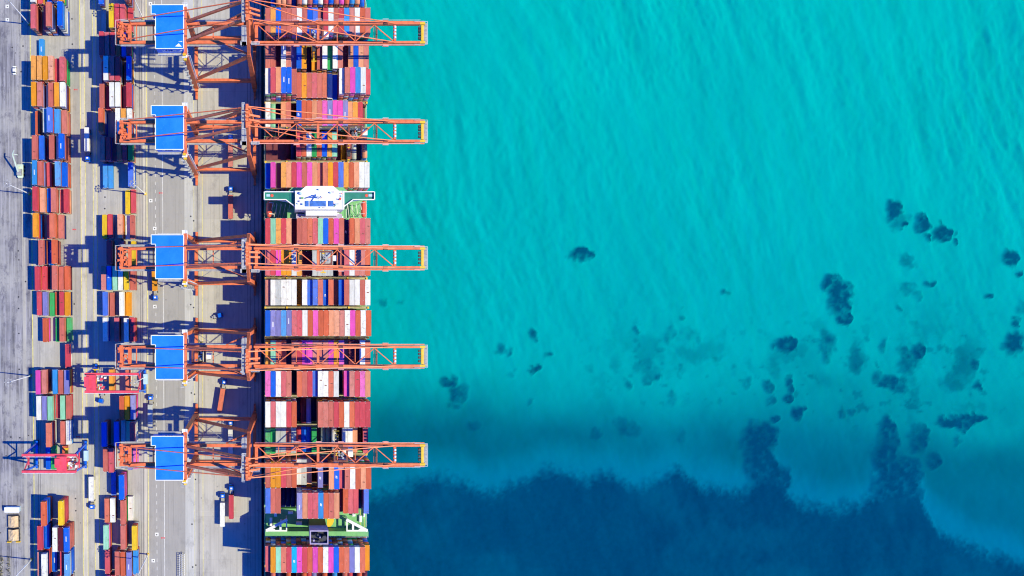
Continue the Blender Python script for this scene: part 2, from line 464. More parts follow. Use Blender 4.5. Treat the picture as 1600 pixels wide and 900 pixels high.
def make_seabed():
    xs = np.concatenate([np.array([-6.0]), np.arange(40, 412, 0.85), np.array([425, 460, 520, 640, 900, 1500.])])
    ys = np.concatenate([np.array([-1500., -900, -500, -320, -240, -190, -165]), np.arange(-153, 172, 0.85), np.array([185, 210, 250, 330, 500, 900, 1500.])])
    X, Y = np.meshgrid(xs, ys)
    s = F / (H - BED)
    px, py = CX + X * s, CY - Y * s
    wx = (fbm(px, py, 26, 3) - 0.5) * 26 + (fbm(px, py, 8, 13, 3) - 0.5) * 9
    wy = (fbm(px, py, 26, 23) - 0.5) * 26 + (fbm(px, py, 8, 33, 3) - 0.5) * 9
    qx, qy = px + wx, py + wy
    cover = np.zeros_like(px)
    for (cx, cy, rx, ry, d) in PATCH:
        q = np.sqrt(((qx - cx) / (rx * 1.05)) ** 2 + ((qy - cy) / (ry * 1.05)) ** 2)
        soft = 0.34 + 0.6 * (1 - d)
        cover = np.maximum(cover, d * (1 - smooth(1 - soft, 1 + soft, q)))
    brk = fbm(px, py, 7, 301, 3)
    cover = np.clip(cover * (0.36 + 1.05 * brk), 0, .9) * smooth(0.02, 0.34, cover * (0.5 + brk))
    edge = np.interp(px + wx * 0.4, MEADOW[:, 0], MEADOW[:, 1])
    mead = smooth(-15, 17, py + wy * 0.75 + (fbm(px, py, 5, 43, 3) - .5) * 22 - edge)
    tone = fbm(px, py, 60, 51, 5)
    mead = mead * np.clip(0.93 + .22 * (tone - 0.45) - .16 * smooth(.5, .8, fbm(px, py, 70, 57, 4)), 0, 1)
    cover = np.maximum(cover, mead)
    # sparse growth on the slope above the meadow
    left = 1 - smooth(820, 1250, px)
    start = 560 + 60 * (1 - left)
    sparse = smooth(start, start + 120, py + (fbm(px, py, 150, 71) - 0.5) * 130) * (1 - smooth(-62, -14, py - edge + (fbm(px, py, 60, 81) - .5) * 30))
    sparse *= 0.55 + 0.75 * (fbm(px, py, 90, 61) - 0.3)
    right = np.exp(-((px - 1330) / 130) ** 2 - ((py - 600) / 70) ** 2)
    sparse = np.maximum(sparse, right * smooth(0.3, 0.75, fbm(px, py, 70, 91)) * 0.55)
    haze_r = np.exp(-((px - 1400) / 190) ** 2 - ((py - 660) / 60) ** 2)
    sparse = np.maximum(sparse, haze_r * (0.25 + .8 * smooth(.35, .75, fbm(px, py, 80, 95, 4))) * .75)
    belt = np.exp(-((py - 585) / 85) ** 2) * smooth(820, 1000, px) * (1 - smooth(1500, 1640, px))
    mott = smooth(.50, .74, fbm(px + wx, py + wy, 46, 401, 5)) * .6 + .25 * smooth(.5, .8, fbm(px, py, 120, 411, 3)) + .5 * smooth(.66, .8, fbm(px, py, 14, 421, 3))
    sparse = np.maximum(sparse, belt * mott * (.8 + .35 * smooth(1150, 1300, px)))
    murk = np.exp(-((px - 1320) / 250) ** 2 - ((py - 645) / 80) ** 2) * (.3 + .5 * fbm(px, py, 110, 431, 4))
    sparse = np.clip(sparse + murk * .62, 0, .85)
    left_dark = np.exp(-((px - 720) / 260) ** 2 - ((py - 690) / 48) ** 2)
    sparse = np.clip(sparse + 0.30 * left_dark, 0, 1)
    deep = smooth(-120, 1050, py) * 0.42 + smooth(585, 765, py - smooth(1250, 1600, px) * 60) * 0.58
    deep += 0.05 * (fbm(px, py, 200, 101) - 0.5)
    wv = (fbm(X, Y, 110, 201, 2) - .5) * 24
    tt = math.radians(21)
    U = (X + wv) * math.cos(tt) + (Y + wv) * math.sin(tt)
    V = -(X + wv) * math.sin(tt) + (Y + wv) * math.cos(tt)
    amp = (0.3 + 0.7 * smooth(-70, 60, Y)) * (0.45 + .9 * smooth(.3, .7, fbm(X, Y, 100, 252, 3)))
    streak_relief = .82 * (2.3 * (fbm(U, V * 0.16, 12, 221, 2) - .5) + 1.35 * (fbm(U, V * 0.25, 4.2, 331, 3) - .5) + .75 * (fbm(U, V * .55, 2.0, 341, 2) - .5)) * amp  # invented bed ridges whose shading imitates ripple streaks of the surface
    streak_relief *= smooth(38, 46, X) * (1 - smooth(405, 412, X))
    Z = BED + streak_relief + 1.2 * cover * (0.6 + 0.8 * fbm(px, py, 9, 111)) - 3.0 * deep + (fbm(px, py, 30, 121) - .5) * 0.8
    ny, nx = X.shape
    co = np.stack([X, Y, Z], -1).reshape(-1, 3).astype(np.float32)
    idx = np.arange(ny * nx).reshape(ny, nx)
    quads = np.stack([idx[:-1, :-1], idx[:-1, 1:], idx[1:, 1:], idx[1:, :-1]], -1).reshape(-1, 4).astype(np.int32)
    me = bpy.data.meshes.new('seabed')
    me.vertices.add(len(co)); me.vertices.foreach_set('co', co.ravel())
    me.loops.add(quads.size); me.loops.foreach_set('vertex_index', quads.ravel())
    me.polygons.add(len(quads)); me.polygons.foreach_set('loop_start', np.arange(0, quads.size, 4, dtype=np.int32))
    me.update(calc_edges=True)
    me.polygons.foreach_set('use_smooth', np.ones(len(quads), bool))
    for nm, arr in (('cover', cover), ('sparse', sparse), ('deep', deep)):
        at = me.attributes.new(nm, 'FLOAT', 'POINT')
        at.data.foreach_set('value', np.clip(arr, 0, 1).astype(np.float32).ravel())
    m, nt, b, out = new_mat('sea_bed')
    def att(nm):
        a = node(nt, 'ShaderNodeAttribute')
        a.attribute_name = nm
        return a.outputs['Fac']
    geo = node(nt, 'ShaderNodeNewGeometry')
    pos = geo.outputs['Position']
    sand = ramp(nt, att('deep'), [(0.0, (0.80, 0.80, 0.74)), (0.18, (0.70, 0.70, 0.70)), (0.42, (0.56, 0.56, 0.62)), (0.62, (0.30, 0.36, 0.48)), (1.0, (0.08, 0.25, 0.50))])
    v = ramp(nt, noise_node(nt, pos, 0.012, 5), [(0.3, (0.93,) * 3), (0.7, (1.06,) * 3)])
    sand = mix(nt, 1.0, sand, v, 'MULTIPLY')
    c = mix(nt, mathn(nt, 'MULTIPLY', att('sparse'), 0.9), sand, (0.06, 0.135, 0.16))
    n = noise_node(nt, pos, 0.35, 4, 0.7)
    weed = ramp(nt, n, [(0.3, (0.006, 0.016, 0.05)), (0.75, (0.01, 0.034, 0.10))])
    c = mix(nt, att('cover'), c, weed)
    nt.links.new(c, b.inputs['Base Color'])
    b.inputs['Roughness'].default_value = 1.0
    b.inputs['Specular IOR Level'].default_value = 0.0
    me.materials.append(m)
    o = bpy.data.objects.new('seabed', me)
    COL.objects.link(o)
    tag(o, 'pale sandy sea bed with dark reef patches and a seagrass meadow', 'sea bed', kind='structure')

make_seabed()

WZ = -4.0

def make_water():
    """the sea surface: swell and chop are real relief"""
    xs = np.concatenate([np.array([-6.0]), np.arange(40, 412, 0.8), np.array([425, 460, 520, 640, 900, 1500.])])
    ys = np.concatenate([np.array([-1500., -900, -500, -320, -240, -190, -165]), np.arange(-153, 172, 0.8), np.array([185, 210, 250, 330, 500, 900, 1500.])])
    X, Y = np.meshgrid(xs, ys)
    wx = (fbm(X, Y, 110, 201, 2) - .5) * 24
    wy = (fbm(X, Y, 110, 211, 2) - .5) * 24
    t = math.radians(20)
    U = (X + wx) * math.cos(t) + (Y + wy) * math.sin(t)
    V = -(X + wx) * math.sin(t) + (Y + wy) * math.cos(t)
    swell = fbm(U, V * 0.16, 13, 221, 2) - .5
    chop = fbm(U, V * 0.3, 4.6, 231, 3) - .5
    ripple = fbm(U * .8 + V * .5, V - U * .3, 2.6, 241, 2) - .5
    area = 0.35 + 0.9 * smooth(.35, .7, fbm(X, Y, 120, 251, 3))
    calm = 0.35 + 0.65 * smooth(-60, 90, Y)
    Z = WZ + (5.0 * swell * calm + 2.0 * chop * area * calm + 0.5 * ripple * (0.5 + .8 * area))
    inside = smooth(40, 50, X) * (1 - smooth(405, 412, X)) * smooth(-153, -147, Y) * (1 - smooth(166, 171, Y))
    Z = WZ + (Z - WZ) * inside
    ny, nx = X.shape
    co = np.stack([X, Y, Z], -1).reshape(-1, 3).astype(np.float32)
    idx = np.arange(ny * nx).reshape(ny, nx)
    quads = np.stack([idx[:-1, :-1], idx[:-1, 1:], idx[1:, 1:], idx[1:, :-1]], -1).reshape(-1, 4).astype(np.int32)
    me = bpy.data.meshes.new('water')
    me.vertices.add(len(co)); me.vertices.foreach_set('co', co.ravel())
    me.loops.add(quads.size); me.loops.foreach_set('vertex_index', quads.ravel())
    me.polygons.add(len(quads)); me.polygons.foreach_set('loop_start', np.arange(0, quads.size, 4, dtype=np.int32))
    me.update(calc_edges=True)
    me.polygons.foreach_set('use_smooth', np.ones(len(quads), bool))
    m, nt, b, out = new_mat('sea_water')
    nt.nodes.remove(b)
    scat = node(nt, 'ShaderNodeBsdfDiffuse')
    scat.inputs['Color'].default_value = (0.0, 0.11, 0.285, 1)
    tr = node(nt, 'ShaderNodeBsdfTransparent')
    tr.inputs['Color'].default_value = (0.02, 0.87, 0.755, 1)
    ms = node(nt, 'ShaderNodeMixShader')
    ms.inputs['Fac'].default_value = 0.30
    nt.links.new(tr.outputs[0], ms.inputs[1]); nt.links.new(scat.outputs[0], ms.inputs[2])
    nt.links.new(ms.outputs[0], out.inputs['Surface'])
    me.materials.append(m)
    o = bpy.data.objects.new('water', me)
    COL.objects.link(o)
    tag(o, 'clear turquoise sea water turning deep blue towards the bottom', 'water', kind='structure')

make_water()

# ------------------------------------------------------------------ the quay and the yard ground
QE = -5.5
g = MB().box(-1500, QE, -1500, 1500, -16, 0).build('ground', M['yard'])
tag(g, 'pale concrete ground of the container yard', 'ground', kind='structure')

def gstrip(x0a, x1a, x0b, x1b, z, ya=-60, yb=960):
    """a strip of ground between two lines given by photo x at the top and at the bottom of the frame"""
    def lx(xa, xb, y):
        return xa + (xb - xa) * y / 900
    a = P(lx(x0a, x0b, ya), ya); b = P(lx(x1a, x1b, ya), ya)
    c = P(lx(x1a, x1b, yb), yb); d = P(lx(x0a, x0b, yb), yb)
    return [(p.x, p.y, z) for p in (d, c, b, a)]

def ground_sheet(name, mat, q, label, cat='ground', parent=None):
    o = MB().poly(q, [(0, 1, 2, 3)]).build(name, mat, parent)
    if parent is None:
        tag(o, label, cat, kind='structure')
    return o

haul = ground_sheet('haul_road', M['haul'], [(-700, -190, .004), *gstrip(-700, 31.5, -700, 39, .004)[1:3], (-700, 190, .004)], 'worn blue-grey haul road with pale tyre streaks at the yard edge', 'road')
shoulder = ground_sheet('road_shoulder', M['haul'], gstrip(36.5, 45.5, 44, 53, .004), 'dark worn strip between haul road and yard', 'road')
lane1 = ground_sheet('truck_lane', M['lane'], gstrip(112.5, 124.0, 119.5, 130.5, .004), 'grey truck lane beside the roadside yard block', 'lane')
run1 = ground_sheet('gantry_runway', M['strip'], gstrip(124.0, 131.5, 130.5, 138, .004), 'cream concrete gantry runway with yellow edge lines, beside the roadside block', 'runway')
run2 = ground_sheet('gantry_runway', M['strip'], gstrip(143.8, 149.5, 148.8, 156.2, .004), 'cream concrete gantry runway with yellow edge lines, beside the middle block', 'runway')
run3 = ground_sheet('gantry_runway', M['strip'], gstrip(222.5, 229, 226.5, 233.2, .004), 'narrow beige runway between yard blocks and apron road', 'runway')
apron = ground_sheet('apron_road', M['asphalt'], gstrip(230, 287, 234.5, 290, .004), 'smooth grey apron road between yard and cranes', 'road')
pale = ground_sheet('crane_track_strip', M['paleconc'], gstrip(287, 303, 290, 306, .004), 'bright pale concrete strip along the landside crane rail', 'pavement')
quay = ground_sheet('quay_apron', M['quay'], gstrip(303, 408, 306, 408.6, .004), 'pale slab concrete quay apron beneath the cranes', 'quay')

def gline(parent, name, mat, xa, xb, wpx, z=.008, ya=-60, yb=960):
    return ground_sheet(name, mat, gstrip(xa - wpx / 2, xa + wpx / 2, xb - wpx / 2, xb + wpx / 2, z, ya, yb), '', parent=parent)

gline(shoulder, 'yellow_line', M['ypaint'], 46.6, 54.4, 1.3)
for dx in (9.0, 12.0):
    gline(g, 'drain_channel', M['railsteel'], 48 + dx, 51.8 + dx, .6, .006, 300, 960)
for r_, xs in ((run1, ((124.2, 130.8), (131.3, 137.8))), (run2, ((144, 149), (149.4, 156)))):
    for xa, xb in xs:
        gline(r_, 'yellow_line', M['ypaint'], xa, xb, .9)
gline(run3, 'yellow_line', M['ypaint'], 228.3, 232.4, .9)
gline(run3, 'cable_trench', M['railsteel'], 225.5, 230.8, .5)
for dx in (-8.5, -5.0):
    gline(g, 'runway_joint', M['railsteel'], 225.8 + dx, 229.6 + dx, .6, .006)
gline(apron, 'white_line', M['wpaint'], 252.5, 257.5, .7)
gline(pale, 'yellow_line', M['ypaint'], 302.0, 304.6, .5)
gline(quay, 'yellow_line', M['ypaint'], 315.2, 317.5, .7)
gline(quay, 'crane_rail', M['railsteel'], 307.9, 311.3, .9, .03)
gline(quay, 'crane_rail', M['railsteel'], 397.6, 398.6, .9, .03)
for (xa, xb) in ((386.5, 387.5), (391, 392), (404, 404.6)):
    gline(quay, 'quay_channel', M['railsteel'], xa, xb, .5, .02)

dash_me = None
for k in range(72):
    y0 = -8 + k * 12.8
    xa = 241.3 + 4.2 * y0 / 900
    if dash_me is None:
        dash_me = MB().box(-.1, .1, -.9, .9, 0, .004).mesh('lane_dash', M['wpaint'])
    o = bpy.data.objects.new('lane_dash', dash_me); COL.objects.link(o)
    p = P(xa, y0); o.location = (p.x, p.y, .008); o.parent = apron
for py in (169, 532, 799, 892):          # pale joints across the quay
    a = P(302, py); b_ = P(372, py)
    o = MB().box(a.x, b_.x, a.y - .07, a.y + .07, .008, .012).build('slab_joint', M['strip'], quay)
sq_me = MB().box(-.9, .9, -.9, .9, 0, .004).box(-.28, .28, -.28, .28, .005, .012, 1).mesh('pit_cover', [M['wpaint'], M['dark']])
for (px, py) in ((235.5, 313.5), (241.8, 357), (242, 479), (245, 835), (239.5, 876), (235, 6), (11.3, 10), (11.5, 31)):
    o = bpy.data.objects.new('pit_cover', sq_me); COL.objects.link(o)
    p = P(px, py); o.location = (p.x, p.y, .008); o.parent = apron if px > 200 else haul
for (px, py) in ((251, 301.5), (118, 140), (116, 358.5), (122, 682.5), (254.5, 840.5)):
    p = P(px, py)
    o = MB().box(p.x - .9, p.x - .2, p.y - .35, p.y + .35, .008, .013).box(p.x, p.x + .35, p.y - .25, p.y + .35, .008, .013).box(p.x + .5, p.x + 1.0, p.y - .35, p.y + .3, .008, .013)
    o.build('red_marking', M['redmark'], apron if px > 200 else lane1)
cover_me = MB().cyl((0, 0, 0), (0, 0, .02), .42, n=12).mesh('drain_cover', M['dark'])
for (px, py) in ((298, 338), (302.5, 345), (298, 476), (302.5, 480.5), (299, 614), (304, 616), (300, 819), (305.5, 749), (301, 886), (306, 883), (29, 464), (29, 482), (29.5, 521), (30, 577), (33, 112), (35, 34), (36, 72),
                 (112.5, 29.5), (113, 69), (116, 475), (118, 779), (118.5, 798), (164, 308), (163.7, 326), (28.5, 392), (40, 440), (31, 684), (17, 683)):
    o = bpy.data.objects.new('drain_cover', cover_me); COL.objects.link(o)
    p = P(px, py); o.location = (p.x, p.y, .006)
    o.parent = pale if px > 280 else (haul if px < 45 else lane1)

# dry weeds at the corner of the haul road
wd = MB()
for k in range(900):
    px, py = random.uniform(-12, 16), random.uniform(868, 905)
    if abs(px - 2) < 3.2 or abs(px - 14.5) < 2.2:
        p = P(px + random.gauss(0, .8), py)
        hh = random.uniform(.3, 1.2); r_ = random.uniform(.15, .5); t = random.uniform(0, 6.28)
        wd.poly([(p.x, p.y, 0), (p.x + r_ * math.cos(t), p.y + r_ * math.sin(t), hh), (p.x + r_ * math.cos(t + 1.2), p.y + r_ * math.sin(t + 1.2), hh * .8)], [(0, 1, 2)], random.choice((0, 0, 1)))
M['weed'] = paint('dry_grass', (0.30, 0.26, 0.13), 0.9, 0.4, 1.0)
M['weed2'] = paint('green_grass', (0.07, 0.085, 0.035), 0.9, 0.4, 1.0)
tag(wd.build('weeds', [M['weed'], M['weed2']]), 'dry tufted weeds at the corner of the haul road', 'weeds', kind='stuff')

# ------------------------------------------------------------------ containers
CL, CW, CH = 12.19, 2.44, 2.59
def container_shape(L=CL, full=True):
    b = MB()
    hw, hl = CW / 2, L / 2
    b.box(-hw + .05, hw - .05, -hl + .06, hl - .06, .12, CH - .05)
    if full:
        for sx in (-1, 1):
            for sy in (-1, 1):
                b.box(sx * (hw - .09) - .09, sx * (hw - .09) + .09, sy * (hl - .09) - .09, sy * (hl - .09) + .09, 0, CH - .12)
                b.box(sx * (hw - .11) - .11, sx * (hw - .11) + .11, sy * (hl - .12) - .12, sy * (hl - .12) + .12, CH - .12, CH, 1)
            b.box(sx * (hw - .05) - .05, sx * (hw - .05) + .05, -hl + .24, hl - .24, CH - .12, CH - .01)
        for sy in (-1, 1):
            b.box(-hw + .22, hw - .22, sy * (hl - .05) - .05, sy * (hl - .05) + .05, CH - .12, CH - .01)
    for x in (-.8, -.32, .32, .8):       # door lock rods
        b.box(x - .035, x + .035, -hl, -hl + .06, .2, CH - .2, 1)
    return b

C40 = {k: container_shape().mesh('shipping_container', [MAT[k], M['casting']]) for k in CC}
C20 = {k: container_shape(6.06).mesh('shipping_container', [MAT[k], M['casting']]) for k in CC}
LOW = container_shape(full=False)
LOWV, LOWF, LOWM = np.array(LOW.v), np.array(LOW.f), np.array(LOW.m)
KEYS = list(CC)

class Pile:
    """containers buried in the stacks, of which only edges show"""
    def __init__(self):
        self.v, self.f, self.m, self.n = [], [], [], 0
    def add(self, x, y, z, key, rz=0.0):
        V = LOWV.copy()
        if rz:
            c, s = math.cos(rz), math.sin(rz)
            V[:, :2] = np.stack([V[:, 0] * c - V[:, 1] * s, V[:, 0] * s + V[:, 1] * c], 1)
        self.v.append(V + np.array([x, y, z]))
        self.f.append(LOWF + self.n * len(LOWV))
        self.m.append(np.where(LOWM == 1, len(KEYS), KEYS.index(key)))
        self.n += 1
    def build(self, name):
        v = np.concatenate(self.v).astype(np.float32); f = np.concatenate(self.f).astype(np.int32); m = np.concatenate(self.m).astype(np.int32)
        me = bpy.data.meshes.new(name)
        me.vertices.add(len(v)); me.vertices.foreach_set('co', v.ravel())
        me.loops.add(f.size); me.loops.foreach_set('vertex_index', f.ravel())
        me.polygons.add(len(f)); me.polygons.foreach_set('loop_start', np.arange(0, f.size, 4, dtype=np.int32))
        for k in KEYS:
            me.materials.append(MAT[k])
        me.materials.append(M['casting'])
        me.polygons.foreach_set('material_index', m)
        me.update(calc_edges=True)
        o = bpy.data.objects.new(name, me)
        COL.objects.link(o)
        return o

ORD = ['zeroth', 'first', 'second', 'third', 'fourth', 'fifth', 'sixth', 'seventh', 'eighth', 'ninth', 'tenth', 'eleventh', 'twelfth', 'thirteenth',
       'fourteenth', 'fifteenth', 'sixteenth', 'seventeenth', 'eighteenth', 'nineteenth', 'twentieth', 'twenty-first', 'twenty-second', 'twenty-third', 'twenty-fourth']
RAND_KEYS = list('SSSRRRTTTKOBBLWWGMMNPEV')

_rm = random.Random(3)
def _mark(k):
    b = MB()
    if k == 0:                              # upright lettering
        for q in range(5):
            b.box(-.22, .22, -1.3 + q * .52, -1.3 + q * .52 + .3, 0, .012)
        b.box(-.3, -.2, -1.3, 1.2, 0, .012)
    elif k == 1:                            # short code
        b.box(-.5, -.2, -.6, .6, 0, .012).box(.0, .25, -.8, .3, 0, .012).box(-.2, 0, .2, .45, 0, .012)
    elif k == 2:                            # scuff
        b.poly([(-.6, -.1, .01), (.5, -.3, .01), (.7, .1, .01), (-.2, .25, .01)], [(0, 1, 2, 3)])
    else:                                   # ring of rays
        for q in range(12):
            t = 2 * math.pi * q / 12
            b.bar((.72 * math.cos(t), .72 * math.sin(t), .01), (1.08 * math.cos(t), 1.08 * math.sin(t), .01), .2, .02)
            t2 = 2 * math.pi * (q + 1) / 12
            b.bar((.55 * math.cos(t), .55 * math.sin(t), .01), (.55 * math.cos(t2), .55 * math.sin(t2), .01), .14, .02)
    return b
MARKS = [_mark(0).mesh('roof_lettering', M['white']), _mark(1).mesh('roof_lettering', M['white']), _mark(2).mesh('roof_scuff', M['crane_dark']), _mark(3).mesh('ring_emblem', M['dark'])]
def roof_mark(o, k, y):
    r = bpy.data.objects.new(MARKS[k].name.split('.')[0], MARKS[k])
    COL.objects.link(r)
    r.parent = o
    r.location = (_rm.uniform(-.2, .2), y, CH - .045)

def put_container(meshes, key, loc, label, group, rz=0.0, name='yard_container'):
    o = bpy.data.objects.new(name, meshes[key])
    COL.objects.link(o)
    o.location = loc
    o.rotation_euler.z = rz
    tag(o, label, 'container', group)
    if name != 'truck_container':
        q = _rm.random()
        if key in 'BLVAN' and q < .4:
            roof_mark(o, int(q < .22), _rm.uniform(-1.5, 1.5))
        elif key in 'SRTKPWGO' and q < .16:
            roof_mark(o, 2, _rm.uniform(-3, 3))
    return o

# --- the yard: two blocks of six columns, rows 13.15 m apart, tops as colour + number of tiers
ROADSIDE = """W4 R3 O3 B4 R5 O4
R4 -- R3 S5 -- B5
-- -- -- -- -- --
O4 O4 O4 K4 R3 R4
O4 S4 W2 S4 O4 W4
T2 -- G4 B5 L4 S3
S4 B3 -- S4 W3 B5
L4 S4 R2 R1 L4 B3
R4 K3 B2 S3 R1 R2
O4 -- R2 T4 S2 --
R1 S4 B1 T3 -- --
R3 R2 -- S3 S2 T2
R2 V2 E1 T1 R2 O2
-- T2 -- E1 S2 E1
-- -- -- -- -- R2
P3 S3 -- L3 S3 V3
W3 V3 C3 R1 C2 S2
-- -- T4 -- S2 W2
-- B1 E1 -- T1 --
-- -- -- -- -- --
-- T4 -- -- Y4 --
R3 B2 -- W4 M4 B4
S3 W4 B1 -- R3 L4
R3 S3 -- M4 S3 S2""".split('\n')
MIDDLE = """B3 -- -- -- -- T5
G1 -- Y4 R4 R4 R2
R3 R3 R3 T3 B3 R4
R1 W4 R4 R4 R1 B4
S3 R2 W4 W4 R2 R4
T4 -- -- W4 O4 W4
S3 R3 R2 T3 R3 E3
L1 L1 -- -- -- B3
-- -- -- -- Y1 R1
Y2 R2 -- K3 W1 S2
-- R3 -- R2 -- Y1
S3 B3 C3 W3 Y3 S2
B2 S1 -- W2 O1 --
W2 -- R2 -- W3 R3
-- -- -- -- -- --
-- O2 -- -- T2 --
-- -- -- T3 O3 V3
B4 -- B3 G2 C2 R4
S3 R3 -- -- V1 P1
-- B1 -- B4 -- --
T2 W2 -- S3 W1 --
C3 -- -- S3 -- Y3
R2 -- S3 T3 V3 L2
B3 R2 -- S3 T3 --""".split('\n')
YROT = -0.0094
yard_pile = Pile()
YT = 2.62
for rows, x0, bname in ((ROADSIDE, -120.9, 'roadside yard block'), (MIDDLE, -87.4, 'middle yard block')):
    rank = 0
    for r, line in enumerate(rows):
        cells = line.split()
        if any(c != '--' for c in cells):
            rank += 1
        yc = 157.8 - 13.15 * r
        nth = 0
        for c, cell in enumerate(cells):
            if cell == '--':
                continue
            nth += 1
            key, n = cell[0], int(cell[1])
            xc = x0 + CW / 2 + 2.84 * c - YROT * (118 - yc)
            for t in range(n - 1):
                yard_pile.add(xc + random.uniform(-.09, .09), yc + random.uniform(-.15, .15), t * YT, random.choice(RAND_KEYS), YROT * -1)
            lab = f"{CC[key][0]} container, {ORD[nth]} from the road, {ORD[rank]} occupied row of the {bname}"
            cont = put_container(C40, key, (xc + random.uniform(-.12, .12), yc + random.uniform(-.3, .3), (n - 1) * YT), lab, 'containers stacked in the yard', -YROT + random.uniform(-.004, .004))
            if bname.startswith('middle') and r == 1 and c == 2:
                roof_mark(cont, 3, 3.2)
p = P(64.5, 79, 2.6)
put_container(C40, 'L', (p.x, p.y, 0), 'faded light blue container standing alone on the ground beside the road', 'containers stacked in the yard', .009)
tag(yard_pile.build('stacked_containers'), 'lower tiers of the yard stacks, mixed colours, mostly hidden under the top boxes', 'containers', kind='stuff')

# --- the ship: bays of twenty columns; colour + tiers below the highest level, h = half a tier lower
SX0, SP, STOP, ST = -3.2, 2.5, 30.8, 2.6
BAYS = [
 (149.0, "-- B2 K1 K1 S1 B3 S1 W1 S1 B1 W1 R1 B1 S1 P1 T1 L1 K1 B2 --"),
 (134.7, "S1 O1 B1 S1 S1 S1 W1 S1 B1 B1 S1h R1 W1 S1 R1 L1 S1 W1 T1 S1"),
 (119.8, "S3 S3 M4 W3 S3h V4 B3 O3 N5 O4 S3h W3 E3h W3 S3 M4 K3 B3 K3 S3"),
 (105.6, "W0h R0 K0 B0 B0 S1 S3 O3 S3 R3 S3 T3 W3h B4 W0h S0 P0 L0 W0 R1"),
 (92.3, "W4 C5 N6 K4 S4 M5 B3 T3 T3 K3 S3 P3 V3 P3 P3 V3 K4 O4 R4 --"),
 (77.9, "-- -- -- -- M7 N7 R4 T4 W4 E4 T4 B4 O4 C4 -- O7 S6 G6 -- K5"),
 (61.9, "B3 P2 M3 O2 K2 R2 P2 S2 P2 K2 S2h T2 O2 R2 B2 O2 T2 K2 W2 W2"),
 (34.7, "R1 C1 O1 R1 K1 M3 S1 S1 T1 R1 C1 B1 T1 P1 S1 N3 T1 K1 R1 S1"),
 (19.6, "R1 R1 P1 O1 O1 W1 O1h M4 M4 G2 G2 G2 G2 N5 S1h R1 W1 S1 S1 T1"),
 (5.5, "S1h W1 G1 W1 W1 W1 O4 W1 B1h B1 S1 B1h T1 M3 B1h S1 W1 W1 S1 W1"),
 (-9.05, "B0 V0 V0 L0 V0 R0 R0 W0 T0 P0 T0 T0 K0 K0 S0 W0 P0 T0 W0 T0"),
 (-23.4, "O1h C1 T1 T1h N4 S1 R1 P1 P1 S1 S1 S1 P1 O1 P1 N3 M2 M2h W1 T1"),
 (-38.0, "P1 B1 W1 R1 S1 N6 T1 S1 R1 B1h W1 W1 T1 W1 N6 P1h S1 R1 P1 K1"),
 (-52.5, "W1 R1 W1 W1 R1 T1 N7 M5 V5 N7 S1 S1 S1 R1 T1 W1 T1 R1 R1 R1"),
 (-66.5, "E3 E3h G4 G4 S4 G4 R5 B5 B5 E4 -- G7 G7 W5 -- W4 W4 K4h M6 R4"),
 (-81.2, "S1 O1 O1 R1 S1 T1 W3 G3 K3h M5 V1 N3 K0 B0 R0h S0 W0 T0 K0 T0"),
 (-95.1, "B3 S3 S3 N7 N7 N7 V0 K0 R0 R0 L0 T0 S0 K0 M4 T3 R3 R3 N6 B3"),
 (-121.6, "R1h O1 C1 T1 R1 A1 P1 R1 T1 P1 T1 W1 P1 B1 T1 T1 V1 W1 T1 O2"),
 (-136.2, "-- S5 N5 M5 T4 M6 S4 T3 R4 V4 S4 T3 N5 L4 M5 S4 R4 N6 T5 M5"),
]
BRIDGE_AT, FUNNEL_AT = 7, 17       # bays before the bridge, before the funnel
DECK = 10.0
ship_pile = Pile()
for bi, (yc, line) in enumerate(BAYS):
    if bi < BRIDGE_AT:
        where = f"{ORD[BRIDGE_AT - bi]} ship bay above the white bridge"
    elif bi < FUNNEL_AT:
        where = f"{ORD[bi - BRIDGE_AT + 1]} ship bay below the white bridge"
    else:
        where = f"{ORD[bi - FUNNEL_AT + 1]} ship bay below the funnel"
    nth = 0
    for c, cell in enumerate(line.split()):
        if cell == '--':
            continue
        nth += 1
        key, k, half = cell[0], int(cell[1]), cell.endswith('h')
        top = STOP - ST * k - (1.35 if half else 0)
        xc = SX0 + SP * c + SP / 2
        zb = top - CH
        jit = random.uniform(-.06, .06)
        t = zb - ST
        while t > DECK - ST * 0.9:
            ship_pile.add(xc, yc + random.uniform(-.05, .05), max(t, DECK - .4), random.choice(RAND_KEYS))
            t -= ST
        lab = f"{CC[key][0]} container, {ORD[nth]} from the quay, {where}"
        if k >= 5 or bi in (0, 18):
            ship_pile.add(xc, yc + jit, zb, key)
        else:
            put_container(C40, key, (xc, yc + jit, zb), lab, 'containers stacked on the ship', name='deck_container')
tag(ship_pile.build('stacked_containers'), 'lower tiers of the deck stacks on the ship, mostly hidden under the top boxes', 'containers', kind='stuff')

# ------------------------------------------------------------------ the ship
ship = empty('container_ship', (21.8, 0, 0))
tag(ship, 'long container ship moored at the quay with a white bridge and green decks', 'ship')
SO = Vector((-21.8, 0, 0))
def spart(mb, name, mat, parent=ship):
    mb.v = [(x - 21.8, y, z) for x, y, z in mb.v] if parent is ship else mb.v
    return mb.build(name, mat, parent)

